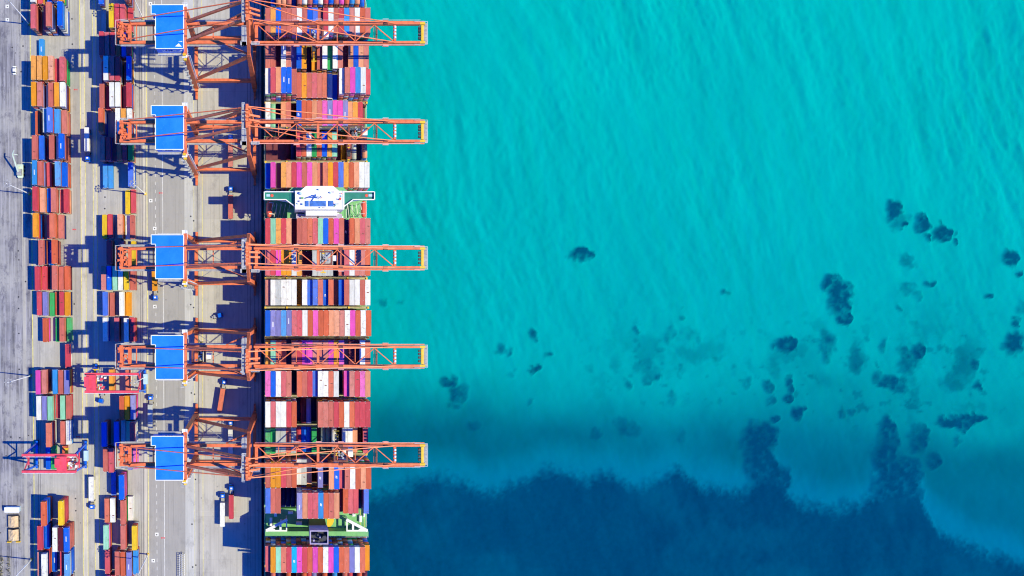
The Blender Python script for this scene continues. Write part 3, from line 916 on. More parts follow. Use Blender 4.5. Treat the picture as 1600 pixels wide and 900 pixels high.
hl, hr = -3.9, 47.6
hull_o = [(hl, -196), (hl + 3, -212), (hr - 3, -212), (hr, -196), (hr, 150), (hr - 6, 178), (hr - 17, 198), (21.8, 206), (hl + 17, 198), (hl + 6, 178), (hl, 150)]
b = MB()
n = len(hull_o)
low = [(21.8 + (x - 21.8) * .93, y * (.985 if abs(y) > 170 else 1), -13) for x, y in hull_o]
top = [(x, y, 8.6) for x, y in hull_o]
b.poly(low + top, [(k, (k + 1) % n, n + (k + 1) % n, n + k) for k in range(n)] + [tuple(reversed(range(n)))])
spart(b, 'hull', M['hull'])
spart(MB().poly([(x, y, 8.5) for x, y in hull_o], [tuple(range(n))]), 'deck', M['green'])
bw = MB()
for k in range(n):
    a, c = Vector((*hull_o[k], 8.6)), Vector((*hull_o[(k + 1) % n], 8.6))
    bw.rail([a, c], 1.1, .09, 6.0)
spart(bw, 'deck_railing', M['white'])
for bi, (yc, line) in enumerate(BAYS):
    spart(MB().box(SX0 + .1, SX0 + 49.9, yc - 6.3, yc + 6.3, 8.6, 9.62), 'hatch_cover', M['hatch'])
gaps = []
ysb = [y for y, _ in BAYS]
for a, c in zip(ysb[:-1], ysb[1:]):
    if a - c < 18:
        gaps.append(((a + c) / 2, a, c))
LASH = {9: 1, 10: 1, 11: 1, 12: 1, 13: 1, 8: 1, 5: 1, 4: 1, 15: 1, 14: 1}
for gi, (gy, a, c) in enumerate(gaps):
    b = MB()
    z = 21.6 if gi in (8, 9, 4) else 16.5
    b.box(SX0 - .3, SX0 + 50.3, gy - .45, gy + .45, z - .25, z)
    for s in (-1, 1):
        b.rail([(SX0 - .3, gy + s * .55, z), (SX0 + 50.3, gy + s * .55, z)], 1.1, .12, 2.5)
    for k in range(11):
        x = SX0 + 5 * k
        b.box(x - .14, x + .14, gy - .4, gy + .4, 8.6, z - .25)
    lb = spart(b, 'lashing_bridge', M['cream'])
    e = MB()
    for x in (SX0 - .4, SX0 + 10, SX0 + 40, SX0 + 49.4):
        e.box(x - 21.8, x + .8 - 21.8, gy - .5, gy + .5, z + .02, z + .5)
    e.build('yellow_marker', M['yellow'], lb)

# bridge house
b = MB().box(10.9, 33.3, 44.0, 52.3, 8.6, 35.6)
b.prism([(13.6, 52.3), (30.6, 52.3), (28.0, 54.4), (16.4, 54.4)], 26, 35.6)
house = spart(b, 'bridge_house', M['white'])
def hpart(mb, name, mat, par):
    mb.v = [(x - 21.8, y, z) for x, y, z in mb.v]
    return mb.build(name, mat, par)
hpart(MB().prism([(10.7, 43.8), (33.5, 43.8), (33.5, 52.5), (31, 52.5), (28.4, 54.7), (15.8, 54.7), (13.2, 52.5), (10.7, 52.5)], 35.6, 36.0), 'roof', M['white'], house)
for k in range(10):
    hpart(MB().box(12 + 2.1 * k, 13.6 + 2.1 * k, 43.9, 43.99, 32.6, 34.4), 'window', M['glass'], house)
for x0, x1, hh in ((15.5, 17.0, .5), (17.6, 25.0, .3), (26.2, 28.4, .4)):
    hpart(MB().box(x0, x1, 45.2, 47.8, 36, 36 + hh), 'roof_hatch', M['hatchblue'], house)
b = MB()
for (x, y, r, h) in ((13.2, 51.2, .8, 1.4), (21.6, 53.0, .4, 1.0), (20, 50, .5, 2), (27, 51.6, .5, .9), (30.4, 48.6, .3, .8), (29.6, 46.0, .5, 1.2), (14.2, 46.2, .5, 1.3), (22.3, 44.7, .3, .8), (11.9, 46.4, .35, .8), (32, 50, .4, .7)):
    hpart(MB().cyl((x, y, 36), (x, y, 36 + h), r, r * .7, 8), 'antenna_dome', M['sky_blue'], house)
for k in range(13):
    x_, y_ = random.uniform(11.4, 32.4), random.uniform(44.4, 53.6 if k % 3 == 0 else 51.8)
    if not (13.8 < x_ < 29.8) and y_ > 52: continue
    hpart(MB().box(x_, x_ + random.uniform(.25, 1.1), y_, y_ + random.uniform(.2, .7), 36.0, 36.3 + random.random() * .9), 'roof_fitting', random.choice([M['grey'], M['mauve'], M['sky_blue'], M['green'], M['lifeboat'], M['mauve']]), house)
b = MB()
b.bar((22.3, 49.2, 36), (22.3, 48.8, 43.5), .7, .7, .35, .35)
b.bar((20.2, 48.9, 41), (24.6, 48.9, 41), .25)
b.bar((20.6, 48.3, 42.6), (24.0, 49.6, 42.6), .3, .5)
b.bar((21.2, 47.4, 39.6), (23.2, 50.5, 39.6), .3, .5)
for x in (20.4, 24.4):
    b.bar((x, 49.6, 36), (22.3, 48.9, 40.5), .18)
hpart(b, 'radar_mast', M['white'], house)
b = MB().rail([(10.8, 44, 36), (33.4, 44, 36), (33.4, 52.4, 36)], 1.0, .1).rail([(10.8, 44, 36), (10.8, 52.4, 36)], 1.0, .1)
hpart(b, 'roof_railing', M['white'], house)
# bridge wings: green floors in white bulwarks, a signal ring and a pale panel near each tip
for s, x0, x1 in ((-1, -3.6, 10.9), (1, 33.3, 47.7)):
    lo, hi = min(x0, x1), max(x0, x1)
    pts = [(lo, 48.6), (hi - 4.5, 48.6), (hi, 45.2), (hi, 52.2), (lo, 52.2)] if s < 0 else [(lo, 45.2), (lo + 4.5, 48.6), (hi, 48.6), (hi, 52.2), (lo, 52.2)]
    wing = spart(MB().prism(pts, 33.6, 34.0), 'bridge_wing', M['teal'])
    bb = MB()
    for k in range(len(pts)):
        a, c = pts[k], pts[(k + 1) % len(pts)]
        if abs(a[0] - c[0]) < .01 and ((s < 0 and a[0] > 10) or (s > 0 and a[0] < 34)):
            continue
        bb.bar((a[0], a[1], 34.5), (c[0], c[1], 34.5), .42, 1.1)
    hpart(bb, 'bulwark', M['white'], wing)
    tipx = lo + 3.6 if s < 0 else hi - 3.6
    hpart(MB().cyl((tipx, 50.6, 34.0), (tipx, 50.6, 34.12), .72, n=16), 'signal_disc', M['lifeboat'], wing)
    hpart(MB().box(tipx - 2.6 if s < 0 else tipx + .9, tipx - .9 if s < 0 else tipx + 2.6, 50.1, 51.2, 34.0, 34.15), 'deck_panel', M['sky_blue'], wing)
    bb = MB()
    for k in range(3):
        bx = (lo if s < 0 else hi) - s * (1.2 + 4.2 * k)
        bb.bar((bx, 49.5, 33.6), (21.8 + s * 11, 48.5, 24 - 2 * k), .4)
    hpart(bb, 'wing_strut', M['white'], wing)
# lower decks behind and before the bridge
spart(MB().box(16.0, 30.8, 41.8, 44.0, 8.6, 30.0), 'accommodation_step', M['white'])
spart(MB().box(7.4, 36.0, 41.3, 46.0, 8.6, 22.0), 'deck_house', M['green'])
spart(MB().box(11.6, 21.6, 41.0, 43.2, 22.0, 25.4), 'ventilation_trunk', M['mauve'])
spart(MB().box(22.4, 33.6, 41.0, 43.2, 22.0, 25.4), 'ventilation_trunk', M['mauve'])
spart(MB().rail([(7.4, 41.4, 22), (36, 41.4, 22), (36, 46, 22)], 1.1, .1), 'deck_house_railing', M['white'])
for k in range(12):
    x_ = 8 + random.random() * 27
    y_ = 41.5 + random.random() * 2.6
    spart(MB().box(x_, x_ + random.uniform(.4, 1.4), y_, y_ + random.uniform(.3, .8), 22.0, 22.6 + random.random() * 4.2), 'deck_fitting', random.choice([M['cream'], M['white'], M['hatchblue'], M['lifeboat'], M['dark'], M['green']]))
spart(MB().prism([(6.5, 52.3), (37.2, 52.3), (33.6, 55.2), (9.6, 55.2)], 8.6, 29.5), 'forward_deck_house', M['green'])
b = MB()
for s in (-1, 1):
    for k in range(5):
        x = 21.8 + s * (14.5 + 2.1 * k)
        spart(MB().bar((x, 43, 12 + k), (x - s * 1.5, 48.5, 20), .22), 'deck_ladder', M['white'])
        spart(MB().bar((x + s * .9, 42.5, 10), (x + s * .9, 49.5, 17.5), .16), 'deck_ladder', M['white'])
for s in (-1, 1):
    x = 21.8 + s * 23.2
    bt = MB()
    rings = []
    for t, r in ((-4.2, .1), (-3.7, .9), (-2.4, 1.35), (0, 1.5), (2.4, 1.35), (3.7, .9), (4.2, .1)):
        rings.append([(x + r * math.cos(q), 46.6 + t, 17.5 + r * 1.1 * math.sin(q)) for q in [2 * math.pi * k / 10 for k in range(10)]])
    vv = [p_ for ring in rings for p_ in ring]
    ff = [(i * 10 + k, i * 10 + (k + 1) % 10, (i + 1) * 10 + (k + 1) % 10, (i + 1) * 10 + k) for i in range(6) for k in range(10)]
    bt.poly(vv, ff)
    lbt = spart(bt, 'lifeboat', M['lifeboat'])
    dv = MB()
    for yy in (44, 49.4):
        dv.bar((x - s * 2.6, yy, 8.6), (x - s * 2.0, yy, 19), .35).bar((x - s * 2.0, yy, 19), (x, yy, 20), .3)
    hpart(dv, 'davit', M['white'], lbt)

# funnel deck: green floor, beam with white triangular frames, funnel with open top
def gy_(py, z): return P(0, py, z).y
spart(MB().box(-3.0, 47.2, -114.5, -102.6, 8.6, 10.6), 'engine_deck', M['green'])
beam = spart(MB().box(-3.4, 47.6, -114.7, -112.2, 8.6, 16.0), 'cross_beam', M['green'])
bb = MB().rail([(-3.2, -114.6, 16.0), (47.5, -114.6, 16.0)], 1.1, .12)
hpart(bb, 'beam_railing', M['white'], beam)
for s in (-1, 1):
    X = lambda t: 22.1 + s * t
    fr = MB()
    zf = 15.7
    fr.bar((X(25.0), -111.9, zf), (X(14.6), -106.4, zf), 1.3, .7)
    fr.bar((X(14.9), -106.3, zf), (X(14.9), -112.2, zf), .6, .66)
    fr.bar((X(25.2), -111.9, zf), (X(14.6), -111.9, zf), .7, .62)
    fr.bar((X(17.9), -108.2, zf), (X(17.9), -111.8, zf), 1.0, .6)
    fr.bar((X(22.4), -111.0, zf), (X(22.4), -111.9, zf), 3.4, .58)
    fr.bar((X(14.9), -106.4, zf), (X(14.9), -106.4, 8.6), .6, .6)
    spart(fr, 'triangle_frame', M['white'])
spart(MB().poly([(27.6, -107.4, 10.64), *[(27.6 + 3.6 * math.sin(q), -107.4 - 4.8 * math.cos(q), 10.64) for q in (0, .3, .6, .9, 1.2, 1.57)]], [tuple(range(7))]), 'yellow_deck_mark', M['yellow'])
b = MB()
fx0, fx1, fy0, fy1 = 17.6, 26.2, -111.6, -105.1
b.box(fx0, fx1, fy0, fy1, 28.4, 33.4)
for (a, c, d, e) in ((fx0, fx1, fy0, fy0 + .5), (fx0, fx1, fy1 - .5, fy1), (fx0, fx0 + .5, fy0 + .5, fy1 - .5), (fx1 - .5, fx1, fy0 + .5, fy1 - .5)):
    b.box(a, c, d, e, 33.4, 35.6)
fun = spart(b, 'funnel', M['mauve'])
hpart(MB().box(fx0 + .3, fx1 - .3, fy0 + .3, fy1 - .3, 8.6, 28.38), 'funnel_casing', M['hull'], fun)  # dark navy stands in for shade on the lower casing
hpart(MB().box(fx0 + .6, fx1 - .6, fy0 + .6, fy1 - .6, 33.42, 33.6), 'funnel_floor', M['dark'], fun)
for (x, y, r, h) in ((24.2, -108.4, 1.15, 3.2), (19.6, -107.4, .5, 2.8), (21.2, -106.9, .45, 3.0), (19.4, -109.7, .4, 2.6), (21.6, -110.0, .55, 2.8), (22.3, -108.2, .35, 2.5)):
    hpart(MB().cyl((x, y, 33.6), (x, y, 33.6 + h), r, n=12), 'exhaust_pipe', M['dark'] if r > .4 else M['mauve'], fun)
b = MB()
for (x, y, wx, wy, hh) in ((1, -106, 1.5, 2, 2), (4, -109, 1.2, 1.2, 1.4), (8, -105, 2.5, 1.4, 1.2), (40, -106, 1.6, 1.2, 1.6), (43.5, -109, 1.4, 3.2, 1.2), (38, -103.8, 1, .8, 1), (45.6, -106.5, .8, 5, 1.0), (12, -110.4, 3, 1.6, 1.5), (-1.2, -111, 1.4, 4, 1.1)):
    spart(MB().box(x, x + wx, y, y + wy, 10.6, 10.6 + hh).box(x + .2, x + wx - .2, y + .2, y + wy - .2, 10.6 + hh, 10.9 + hh), 'deck_machine', M['white'])
b = MB()
for x in (44.2, 46.2):
    b.rail([(x, -113.8, 10.6), (x, -103, 10.6)], 1.1, .12)
spart(b, 'yellow_railing', M['yellow'])

WHEELS = {}
def wheel(parent, name, loc, r, wdt, mat):
    if (r, wdt) not in WHEELS:
        WHEELS[(r, wdt)] = MB().cyl((-wdt / 2, 0, 0), (wdt / 2, 0, 0), r, n=12).cyl((-wdt / 2 - .03, 0, 0), (wdt / 2 + .03, 0, 0), r * .5, n=10).mesh(name, mat)
    o = bpy.data.objects.new(name, WHEELS[(r, wdt)])
    COL.objects.link(o)
    o.parent = parent
    o.location = loc
    return o

# ------------------------------------------------------------------ ship-to-shore cranes
XM = -23.8                       # middle of the rail gauge
XW, XL = -8.9, -38.8             # waterside and landside rail
GY = 4.25                        # girder offset from the crane's centre line
LY = 10.6                        # leg offset
ZG = 44.0                        # underside of girders
def crane(yc, label, trolley_x, spread_z, worn=False, spread_y=0.0):
    root = empty('ship_to_shore_crane', (XM, yc, 0))
    tag(root, label, 'crane', 'ship-to-shore cranes along the quay')
    def cp(mb, name, mat, parent=None):
        mb.v = [(x - XM, y, z) for x, y, z in mb.v]
        return mb.build(name, mat, parent or root)
    CR = M['crane']
    for x in (XW, XL):
        top_x = -10.4 if x == XW else XL
        for s in (-1, 1):
            y = s * LY
            cp(MB().bar((x, y, 3.6), (top_x, s * (LY - .5), 46), 2.3, 2.5, 1.5, 1.7), 'leg', CR)
            bg_ = MB()
            for q in (-3.2, 3.2):
                bg_.box(x - .55, x + .55, y + q - 2.6, y + q + 2.6, .9, 1.8)
                bg_.box(x - .45, x + .45, y + q - .6, y + q + .6, 1.8, 2.5)
            bgo = cp(bg_, 'bogie', CR)
            for q in (-5.2, -3.9, -2.5, -1.2, 1.2, 2.5, 3.9, 5.2):
                wheel(bgo, 'rail_wheel', (x - XM, y + q, .5), .47, .6, M['dark'])
        cp(MB().box(x - .8, x + .8, -LY - 2.2, LY + 2.2, 2.3, 4.0), 'sill_beam', CR)
        cp(MB().box(top_x - .75, top_x + .75, -LY - .2, LY + .2, 46, 47.8), 'top_beam', CR)
    for s in (-1, 1):
        y = s * LY
        cp(MB().bar((XL, y, 13), (XW - .3, y, 13), 1.3, 2.6), 'portal_beam', CR)
        cp(MB().bar((-10.4, s * (LY - .4), 44.5), (XL + .4, y, 14), 1.2, 1.4), 'diagonal_brace', CR)
        # girders
        cp(MB().box(-68.5, -9.2, s * GY - .7, s * GY + .7, ZG, ZG + 1.9), 'girder', CR)
        cp(MB().box(-8.2, 66.5, s * GY - .5, s * GY + .5, ZG + .1, ZG + 1.8).box(66.5, 68.8, s * GY - .5, s * GY + .5, ZG + .3, ZG + 1.7, 1), 'boom_girder', [CR, M['yellow']])
        cp(MB().bar((-22, s * (GY + .3), 44.6), (-10.6, s * 9.6, 45.6), .7, .8), 'knee_brace', CR)
        # pylon leg and stays
        cp(MB().bar((-10.4, s * (LY - .6), 47.4), (-10.2, s * 3.9, 70), 1.5, 1.4, 1.0, 1.0), 'pylon_leg', CR)
        cp(MB().bar((-10.4, s * 3.9, 69.4), (XL + 1.0, s * 4.3, 47.6), .95, 1.1), 'pylon_strut', CR)
        cp(MB().bar((-10.4, s * 3.7, 70.0), (-63.5, s * GY, 49.2), .38).bar((-63.5, s * GY, 49.6), (-63.5, s * GY, ZG + 1.9), .5), 'back_stay', CR)
        cp(MB().bar((-10.0, s * 3.7, 70.0), (20.6, s * GY, ZG + 1.8), .34), 'fore_stay', CR)
        cp(MB().bar((-10.0, s * 4.0, 70.2), (54.9, s * GY, ZG + 1.8), .36), 'fore_stay', CR)
        # walkway with white rails along the girder
        wk = MB().box(-68, -12, s * (GY + 1.25) - .45, s * (GY + 1.25) + .45, ZG + 1.0, ZG + 1.12)
        wk.rail([(-68, s * (GY + 1.7), ZG + 1.12), (-54, s * (GY + 1.7), ZG + 1.12)], 1.1, .1)
        wk.rail([(-37, s * (GY + 1.7), ZG + 1.12), (-12, s * (GY + 1.7), ZG + 1.12)], 1.1, .09)
        cp(wk, 'walkway', M['grey'])
        if s < 0 or True:
            wk = MB().box(-7.8, 68.6, s * (GY + 1.0) - .28, s * (GY + 1.0) + .28, ZG + 1.0, ZG + 1.08)
            for xx in (11, 21, 31, 51):
                wk.box(xx - 1.3, xx + 1.3, s * (GY + 1.2) - .6, s * (GY + 1.2) + .6, ZG + 1.1, ZG + 1.16, 0)
                wk.rail([(xx - 1.3, s * (GY + 1.75), ZG + 1.16), (xx + 1.3, s * (GY + 1.75), ZG + 1.16)], 1.1, .11, mi=1)
            cp(wk, 'boom_walkway', [CR, M['white']])
    cp(MB().bar((-10.3, -4.9, 70), (-10.3, 4.9, 70), 1.1, 1.4), 'pylon_head', CR)
    pl = MB().box(-12.4, -11.2, -5.4, 5.4, 69.6, 69.8, 1)
    pl.rail([(-11.2, -5.4, 69.8), (-12.4, -5.4, 69.8), (-12.4, 5.4, 69.8), (-11.2, 5.4, 69.8)], 1.1, .1, 2.6)
    pl.rail([(-12.4, 1.6, 69.8), (-11.2, 1.6, 69.8)], 1.1, .1, 2.6)
    cp(pl, 'head_platform', [M['white'], M['grey']])
    sh = MB()
    for y in (-2.2, -.8, .8, 2.2):
        sh.cyl((-10.3 - .2, y - .25, 71.3), (-10.3 - .2, y + .25, 71.3), .8, n=12)
    sh.bar((-9.8, -1.2, 69.2), (-5.2, -1.2, 66.0), .8, .8).bar((-9.8, .8, 69.2), (-5.2, .8, 66.0), .8, .8)
    cp(sh, 'sheave_block', CR)
    # platforms at girder height by the waterside frame
    pf = MB()
    for (x0, x1, y0, y1) in ((-13.4, -11.3, -6.9, 1.5), (-13.4, -11.3, 4.0, 8.6), (-9.3, -5.6, -6.6, -5.4), (-14.0, -11.2, -6.9, -5.2)):
        pf.box(x0, x1, y0, y1, 48.4, 48.55, 1)
        pf.rail([(x0, y0, 48.5), (x1, y0, 48.5), (x1, y1, 48.5), (x0, y1, 48.5), (x0, y0, 48.5)], 1.1, .12, 1.4)
    cp(pf, 'platform', [M['white'], M['grey']])
    for x in (-67.6, -64.0, -7.0, 20.7, 55.2, 67.6):
        wdt = .7 if x < 0 else .55
        cp(MB().box(x - wdt, x + wdt, -GY + .72, GY - .72, ZG + .25, ZG + 1.6), 'cross_beam', M['yellow'] if x > 60 else CR)
    for x in (-61.0, -53.5, -26.5):
        cp(MB().box(x - .22, x + .22, -GY + .72, GY - .72, ZG + .5, ZG + .95), 'cross_beam', CR)
    for x in (3.0, 11.0, 29.4, 37.5, 46.0):
        cp(MB().box(x - .16, x + .16, -GY + .64, GY - .64, ZG + .2, ZG + .5), 'boom_cross_tube', CR)
    cp(MB().box(46.6, 47.4, -GY + .64, GY - .64, ZG + .6, ZG + 1.3).box(46.7, 47.3, -.9, .9, ZG + 1.3, ZG + 2.2), 'rope_support', M['crane_dark'])
    for s in (-1, 1):
        cp(MB().rail([(-7.5, s * (GY + 1.3), ZG + 1.1), (66.5, s * (GY + 1.3), ZG + 1.1)], 1.1, .07, 4.0), 'boom_handrail', M['white'])
        for x in (11, 31, 51):
            cp(MB().box(x - .9, x + .9, s * (GY - .1) - .5, s * (GY - .1) + .5, ZG + 1.82, ZG + 2.1), 'joint_plate', M['crane_dark'])
    nodes = [(-6.3, 1), (1.7, -1), (11, 1), (20.0, -1)], [(21.6, -1), (29.4, 1), (37.5, -1), (46, 1), (54.6, -1)]
    for chain in nodes:
        for (xa, sa), (xb, sb) in zip(chain[:-1], chain[1:]):
            cp(MB().bar((xa, sa * (GY - .6), ZG + 1.2), (xb, sb * (GY - .6), ZG + 1.2), .4, .35), 'boom_brace', CR)
    # rear end: machinery frame with rails
    rm = MB()
    for k in range(26):
        x = -69.6 + random.random() * 5.4
        y = random.uniform(-3.9, 3.9)
        rm.box(x, x + random.uniform(.5, 1.4), y, y + random.uniform(.4, 1.3), ZG + .4, ZG + 1.2 + random.random() * 1.4)
    cp(rm, 'hoist_machinery', M['crane'])['kind'] = 'stuff'
    rr = MB().box(-70.3, -69.9, -5.4, 5.4, ZG + .8, ZG + .95, 1)
    rr.rail([(-66, -5.9, ZG + 1), (-70.3, -5.5, ZG + 1), (-70.3, 5.5, ZG + 1), (-66, 5.9, ZG + 1)], 1.1, .14, 1.3)
    cp(rr, 'end_platform', [M['white'], M['crane_dark']])
    tp = MB().box(67.6, 69.9, -GY - .5, GY + .5, ZG + .4, ZG + .52)
    tp.rail([(64, -5.1, ZG + .6), (69.9, -5.1, ZG + .6), (69.9, 5.1, ZG + .6), (64, 5.1, ZG + .6)], 1.1, .12, 1.5, 1)
    cp(tp, 'tip_platform', [M['grey'], M['white']])
    tb = MB()
    for y in (-2.2, -.6, 1.0, 2.4):
        tb.box(65.8, 66.9, y - .5, y + .5, ZG + .4, ZG + 1.7)
        tb.cyl((55.2, y - .4, ZG + 1.9), (55.2, y + .4, ZG + 1.9), .55, n=10, mi=1)
    cp(tb, 'rope_sheave', [M['dark'], M['white']])
    # machinery house
    hx0, hx1, hy0, hy1 = -51.0, -38.9 - .2, -9.4, 9.5
    wall = MB().box(hx0, hx1, hy0, hy1, 46.6, 51.7).box(hx0 - 1.9, hx0, 5.8, hy1, 46.6, 51.7)
    hs_ = cp(wall, 'machinery_house', M['blue'])
    rf = MB().box(hx0 - .2, -45.0, hy0 - .2, hy1 + .2, 51.7, 52.0).box(-44.99, hx1 + .2, hy0 - .2, hy1 + .2, 51.72, 52.03).box(hx0 - 2.1, hx0 - .2, 5.6, hy1 + .2, 51.7, 52.0)
    cp(rf, 'house_roof', M['worn_roof'] if worn else M['blue'], hs_)
    fl = MB()
    e_ = .16
    z0, z1 = 51.99, 52.2
    for a, c in (((hx0 - .2, hy0 - .2), (hx1 + .2, hy0 - .2)), ((hx1 + .2, hy0 - .2), (hx1 + .2, hy1 + .2)), ((hx1 + .2, hy1 + .2), (hx0 - 2.1, hy1 + .2)),
                 ((hx0 - 2.1, hy1 + .2), (hx0 - 2.1, 5.6)), ((hx0 - 2.1, 5.6), (hx0 - .2, 5.6)), ((hx0 - .2, 5.6), (hx0 - .2, hy0 - .2))):
        fl.bar((*a, 52.12), (*c, 52.12), e_ * 2, .26)
    cp(fl, 'roof_edge', M['white'], hs_)
    # raised lettering on both long ends, too worn to read
    for yy in (hy0 - .06, hy1 + .06):
        lt = MB()
        rl = random.Random(5)
        for k in range(9):
            x = -48.8 + k * .78
            for _ in range(2):
                xx = x + rl.choice((0, .25, .45))
                lt.box(xx, xx + .17, yy - .05, yy + .05, 48.6, 50.4)
            zz = rl.choice((48.6, 49.4, 50.2))
            lt.box(x, x + .62, yy - .05, yy + .05, zz, zz + .22)
        lt.box(-41.6, -40.2, yy - .05, yy + .05, 48.7, 49.1).box(-40.6, -39.8, yy - .05, yy + .05, 49.6, 49.9)
        cp(lt, 'sign_lettering', M['white'], hs_)
    for sgn, y in ((-1, hy0), (1, hy1)):
        gal = MB()
        gal.box(hx0, hx1, min(y, y + sgn * 1.2), max(y, y + sgn * 1.2), 46.4, 46.6, 1)
        gal.rail([(hx0, y + sgn * 1.2, 46.6), (hx1, y + sgn * 1.2, 46.6)], 1.2, .16, 1.3)
        cp(gal, 'house_gallery', [M['white'], M['grey']])
    # stair tower zigzag on the landside leg
    st = MB()
    zz, k = 4.0, 0
    while zz < 44:
        y0, y1 = (-LY - 1.3, -LY - 2.6) if k % 2 == 0 else (-LY - 2.6, -LY - 1.3)
        st.bar((XL - 1.2, y0, zz), (XL - 1.2, y1, zz + 3.3), .7, .12, mi=1)
        st.box(XL - 1.9, XL - .5, y1 - .5, y1 + .5, zz + 3.3, zz + 3.42, 1)
        st.rail([(XL - 1.9, y1 - .5, zz + 3.4), (XL - .4, y1 - .5, zz + 3.4)], 1.1, .12)
        zz += 3.3; k += 1
    st.bar((XL + 1.4, -LY - .6, 4), (XL + 1.4, -LY + .2, 46), .3).bar((XL + 2.0, -LY - .6, 4), (XL + 2.0, -LY + .2, 46), .3)
    cp(st, 'stair_tower', [M['white'], M['grey']])
    for s in (-1, 1):
        lp = MB()
        lp.box(XL - 1.3, XL + .9, s * (LY + .6) - .9, s * (LY + .6) + .9, 47.6, 47.75)
        lp.rail([(XL - 1.3, s * (LY + 1.5), 47.7), (XL + 1.2, s * (LY + 1.5), 47.7), (XL + 1.2, s * (LY - 2.5), 47.7)], 1.1, .13, 1.3)
        cp(lp, 'leg_platform', M['white'])
    lk = MB().cyl((XL - .9, -LY - .3, 48.6), (XL + .5, -LY - .3, 48.6), .55, n=10).box(XL - .6, XL + .6, -LY - 2.4, -LY - 1.2, 46.2, 47.5)
    cp(lk, 'rope_winch', M['yellow'])
    # thin cross ties at ground level between the sills
    tie = MB().bar((XL, LY - 2, 3.4), (XM, 0, 12.8), .25).bar((XL, -LY + 2, 3.4), (XM, 0, 12.8), .25)
    cp(tie, 'tie_rod', M['grey'])
    # trolley, cabin, headblock and spreader
    tr = MB().box(trolley_x - 3.2, trolley_x + 3.2, -3.2, -2.5, ZG + .3, ZG + 1.2).box(trolley_x - 3.2, trolley_x + 3.2, 2.5, 3.2, ZG + .3, ZG + 1.2)
    tr.box(trolley_x - 3.2, trolley_x - 2.4, -2.5, 2.5, ZG + .3, ZG + 1.2).box(trolley_x + 2.4, trolley_x + 3.2, -2.5, 2.5, ZG + .3, ZG + 1.2)
    for k in range(6):
        x, y = trolley_x + random.uniform(-2.2, 1.4), random.uniform(-2.3, 1.4)
        tr.box(x, x + .8, y, y + .9, ZG + .4, ZG + 1.5, 1)
    tro = cp(tr, 'trolley', [M['crane_dark'], M['grey']])
    cb = MB().box(trolley_x + 3.4 - XM, trolley_x + 5.6 - XM, -1.2, 1.2, ZG - 2.6, ZG + .1)
    cb.build('operator_cabin', M['white'], tro)
    rp = MB()
    for dx in (-.9, .9):
        for dy in (-1.6, 1.6):
            rp.bar((trolley_x + dx - XM, dy, ZG + .4), (trolley_x + dx * .8 - XM, dy + spread_y, spread_z + 1.2), .1)
    rp.build('hoist_rope', M['dark'], tro)
    sp = MB()
    x = trolley_x
    for dx in (-.75, .75):
        sp.box(x + dx - .18, x + dx + .18, -4.2 + spread_y, 4.2 + spread_y, spread_z, spread_z + .5, 1)
    for q in (-5.9, 5.9):
        sp.box(x - 1.2, x + 1.2, q - .22 + spread_y, q + .22 + spread_y, spread_z - .1, spread_z + .4)
    for q in (-3, 0, 3):
        sp.box(x - .55, x + .55, q - .25 + spread_y, q + .25 + spread_y, spread_z + .1, spread_z + .5)
    for q in (-1, 1):
        sp.box(x - .25, x + .25, q * 4.2 + spread_y - (1.6 if q < 0 else 0), q * 4.2 + spread_y + (1.6 if q > 0 else 0), spread_z + .05, spread_z + .4)
    sp.box(x - .9, x + .9, -1.5 + spread_y, 1.5 + spread_y, spread_z + .55, spread_z + 1.3, 1)
    cp(sp, 'spreader', [M['yellow'], M['dark']])
    return root

# roof paint of one crane has flaked to white
m, nt, b_, out = new_mat('flaked_blue_roof')
geo = node(nt, 'ShaderNodeNewGeometry')
nz = noise_node(nt, mapping(nt, geo.outputs['Position'], (0.8, 0.55, 1)), 1.0, 5, 0.7)
sep = node(nt, 'ShaderNodeSeparateXYZ'); nt.links.new(geo.outputs['Position'], sep.inputs[0])
band = mathn(nt, 'SUBTRACT', 1.0, mathn(nt, 'MULTIPLY', mathn(nt, 'ABSOLUTE', mathn(nt, 'ADD', sep.outputs['X'], 46.6)), 0.42))
fac = ramp(nt, mathn(nt, 'ADD', nz, mathn(nt, 'MULTIPLY', mathn(nt, 'MAXIMUM', band, 0.0), 0.16)), [(0.64, (0, 0, 0)), (0.70, (0.9,) * 3)])
nt.links.new(mix(nt, fac, srgb(0, 116, 230), (0.75, 0.8, 0.84)), b_.inputs['Base Color'])
b_.inputs['Roughness'].default_value = 0.45
M['worn_roof'] = m

first = crane(121.8, 'orange quay crane with blue machinery house, topmost of the five cranes', 20.0, 26.5)
MB().poly([(-42.6 - XM, -8.6, 52.05), (-39.6 - XM, -8.7, 52.05), (-40.2 - XM, -8.1, 52.05), (-41.0 - XM, -7.2, 52.05)], [(0, 1, 2, 3)]).poly([(-41.4 - XM, -6.4, 52.05), (-39.4 - XM, -6.6, 52.05), (-39.5 - XM, -6.2, 52.05)], [(0, 1, 2)]).build('paint_scrape', M['white'], first)
crane(77.5, 'orange quay crane with blue machinery house, second from the top', 37.5, 18.5, spread_y=-4)
crane(20.7, 'orange quay crane with flaked white patches on its blue roof', 24.0, 32.5)
crane(-23.5, 'orange quay crane with its trolley drawn back between the legs', -33.0, 36.0)
crane(-67.8, 'orange quay crane with blue machinery house, lowest of the five cranes', 31.0, 24.5, spread_y=1.0)

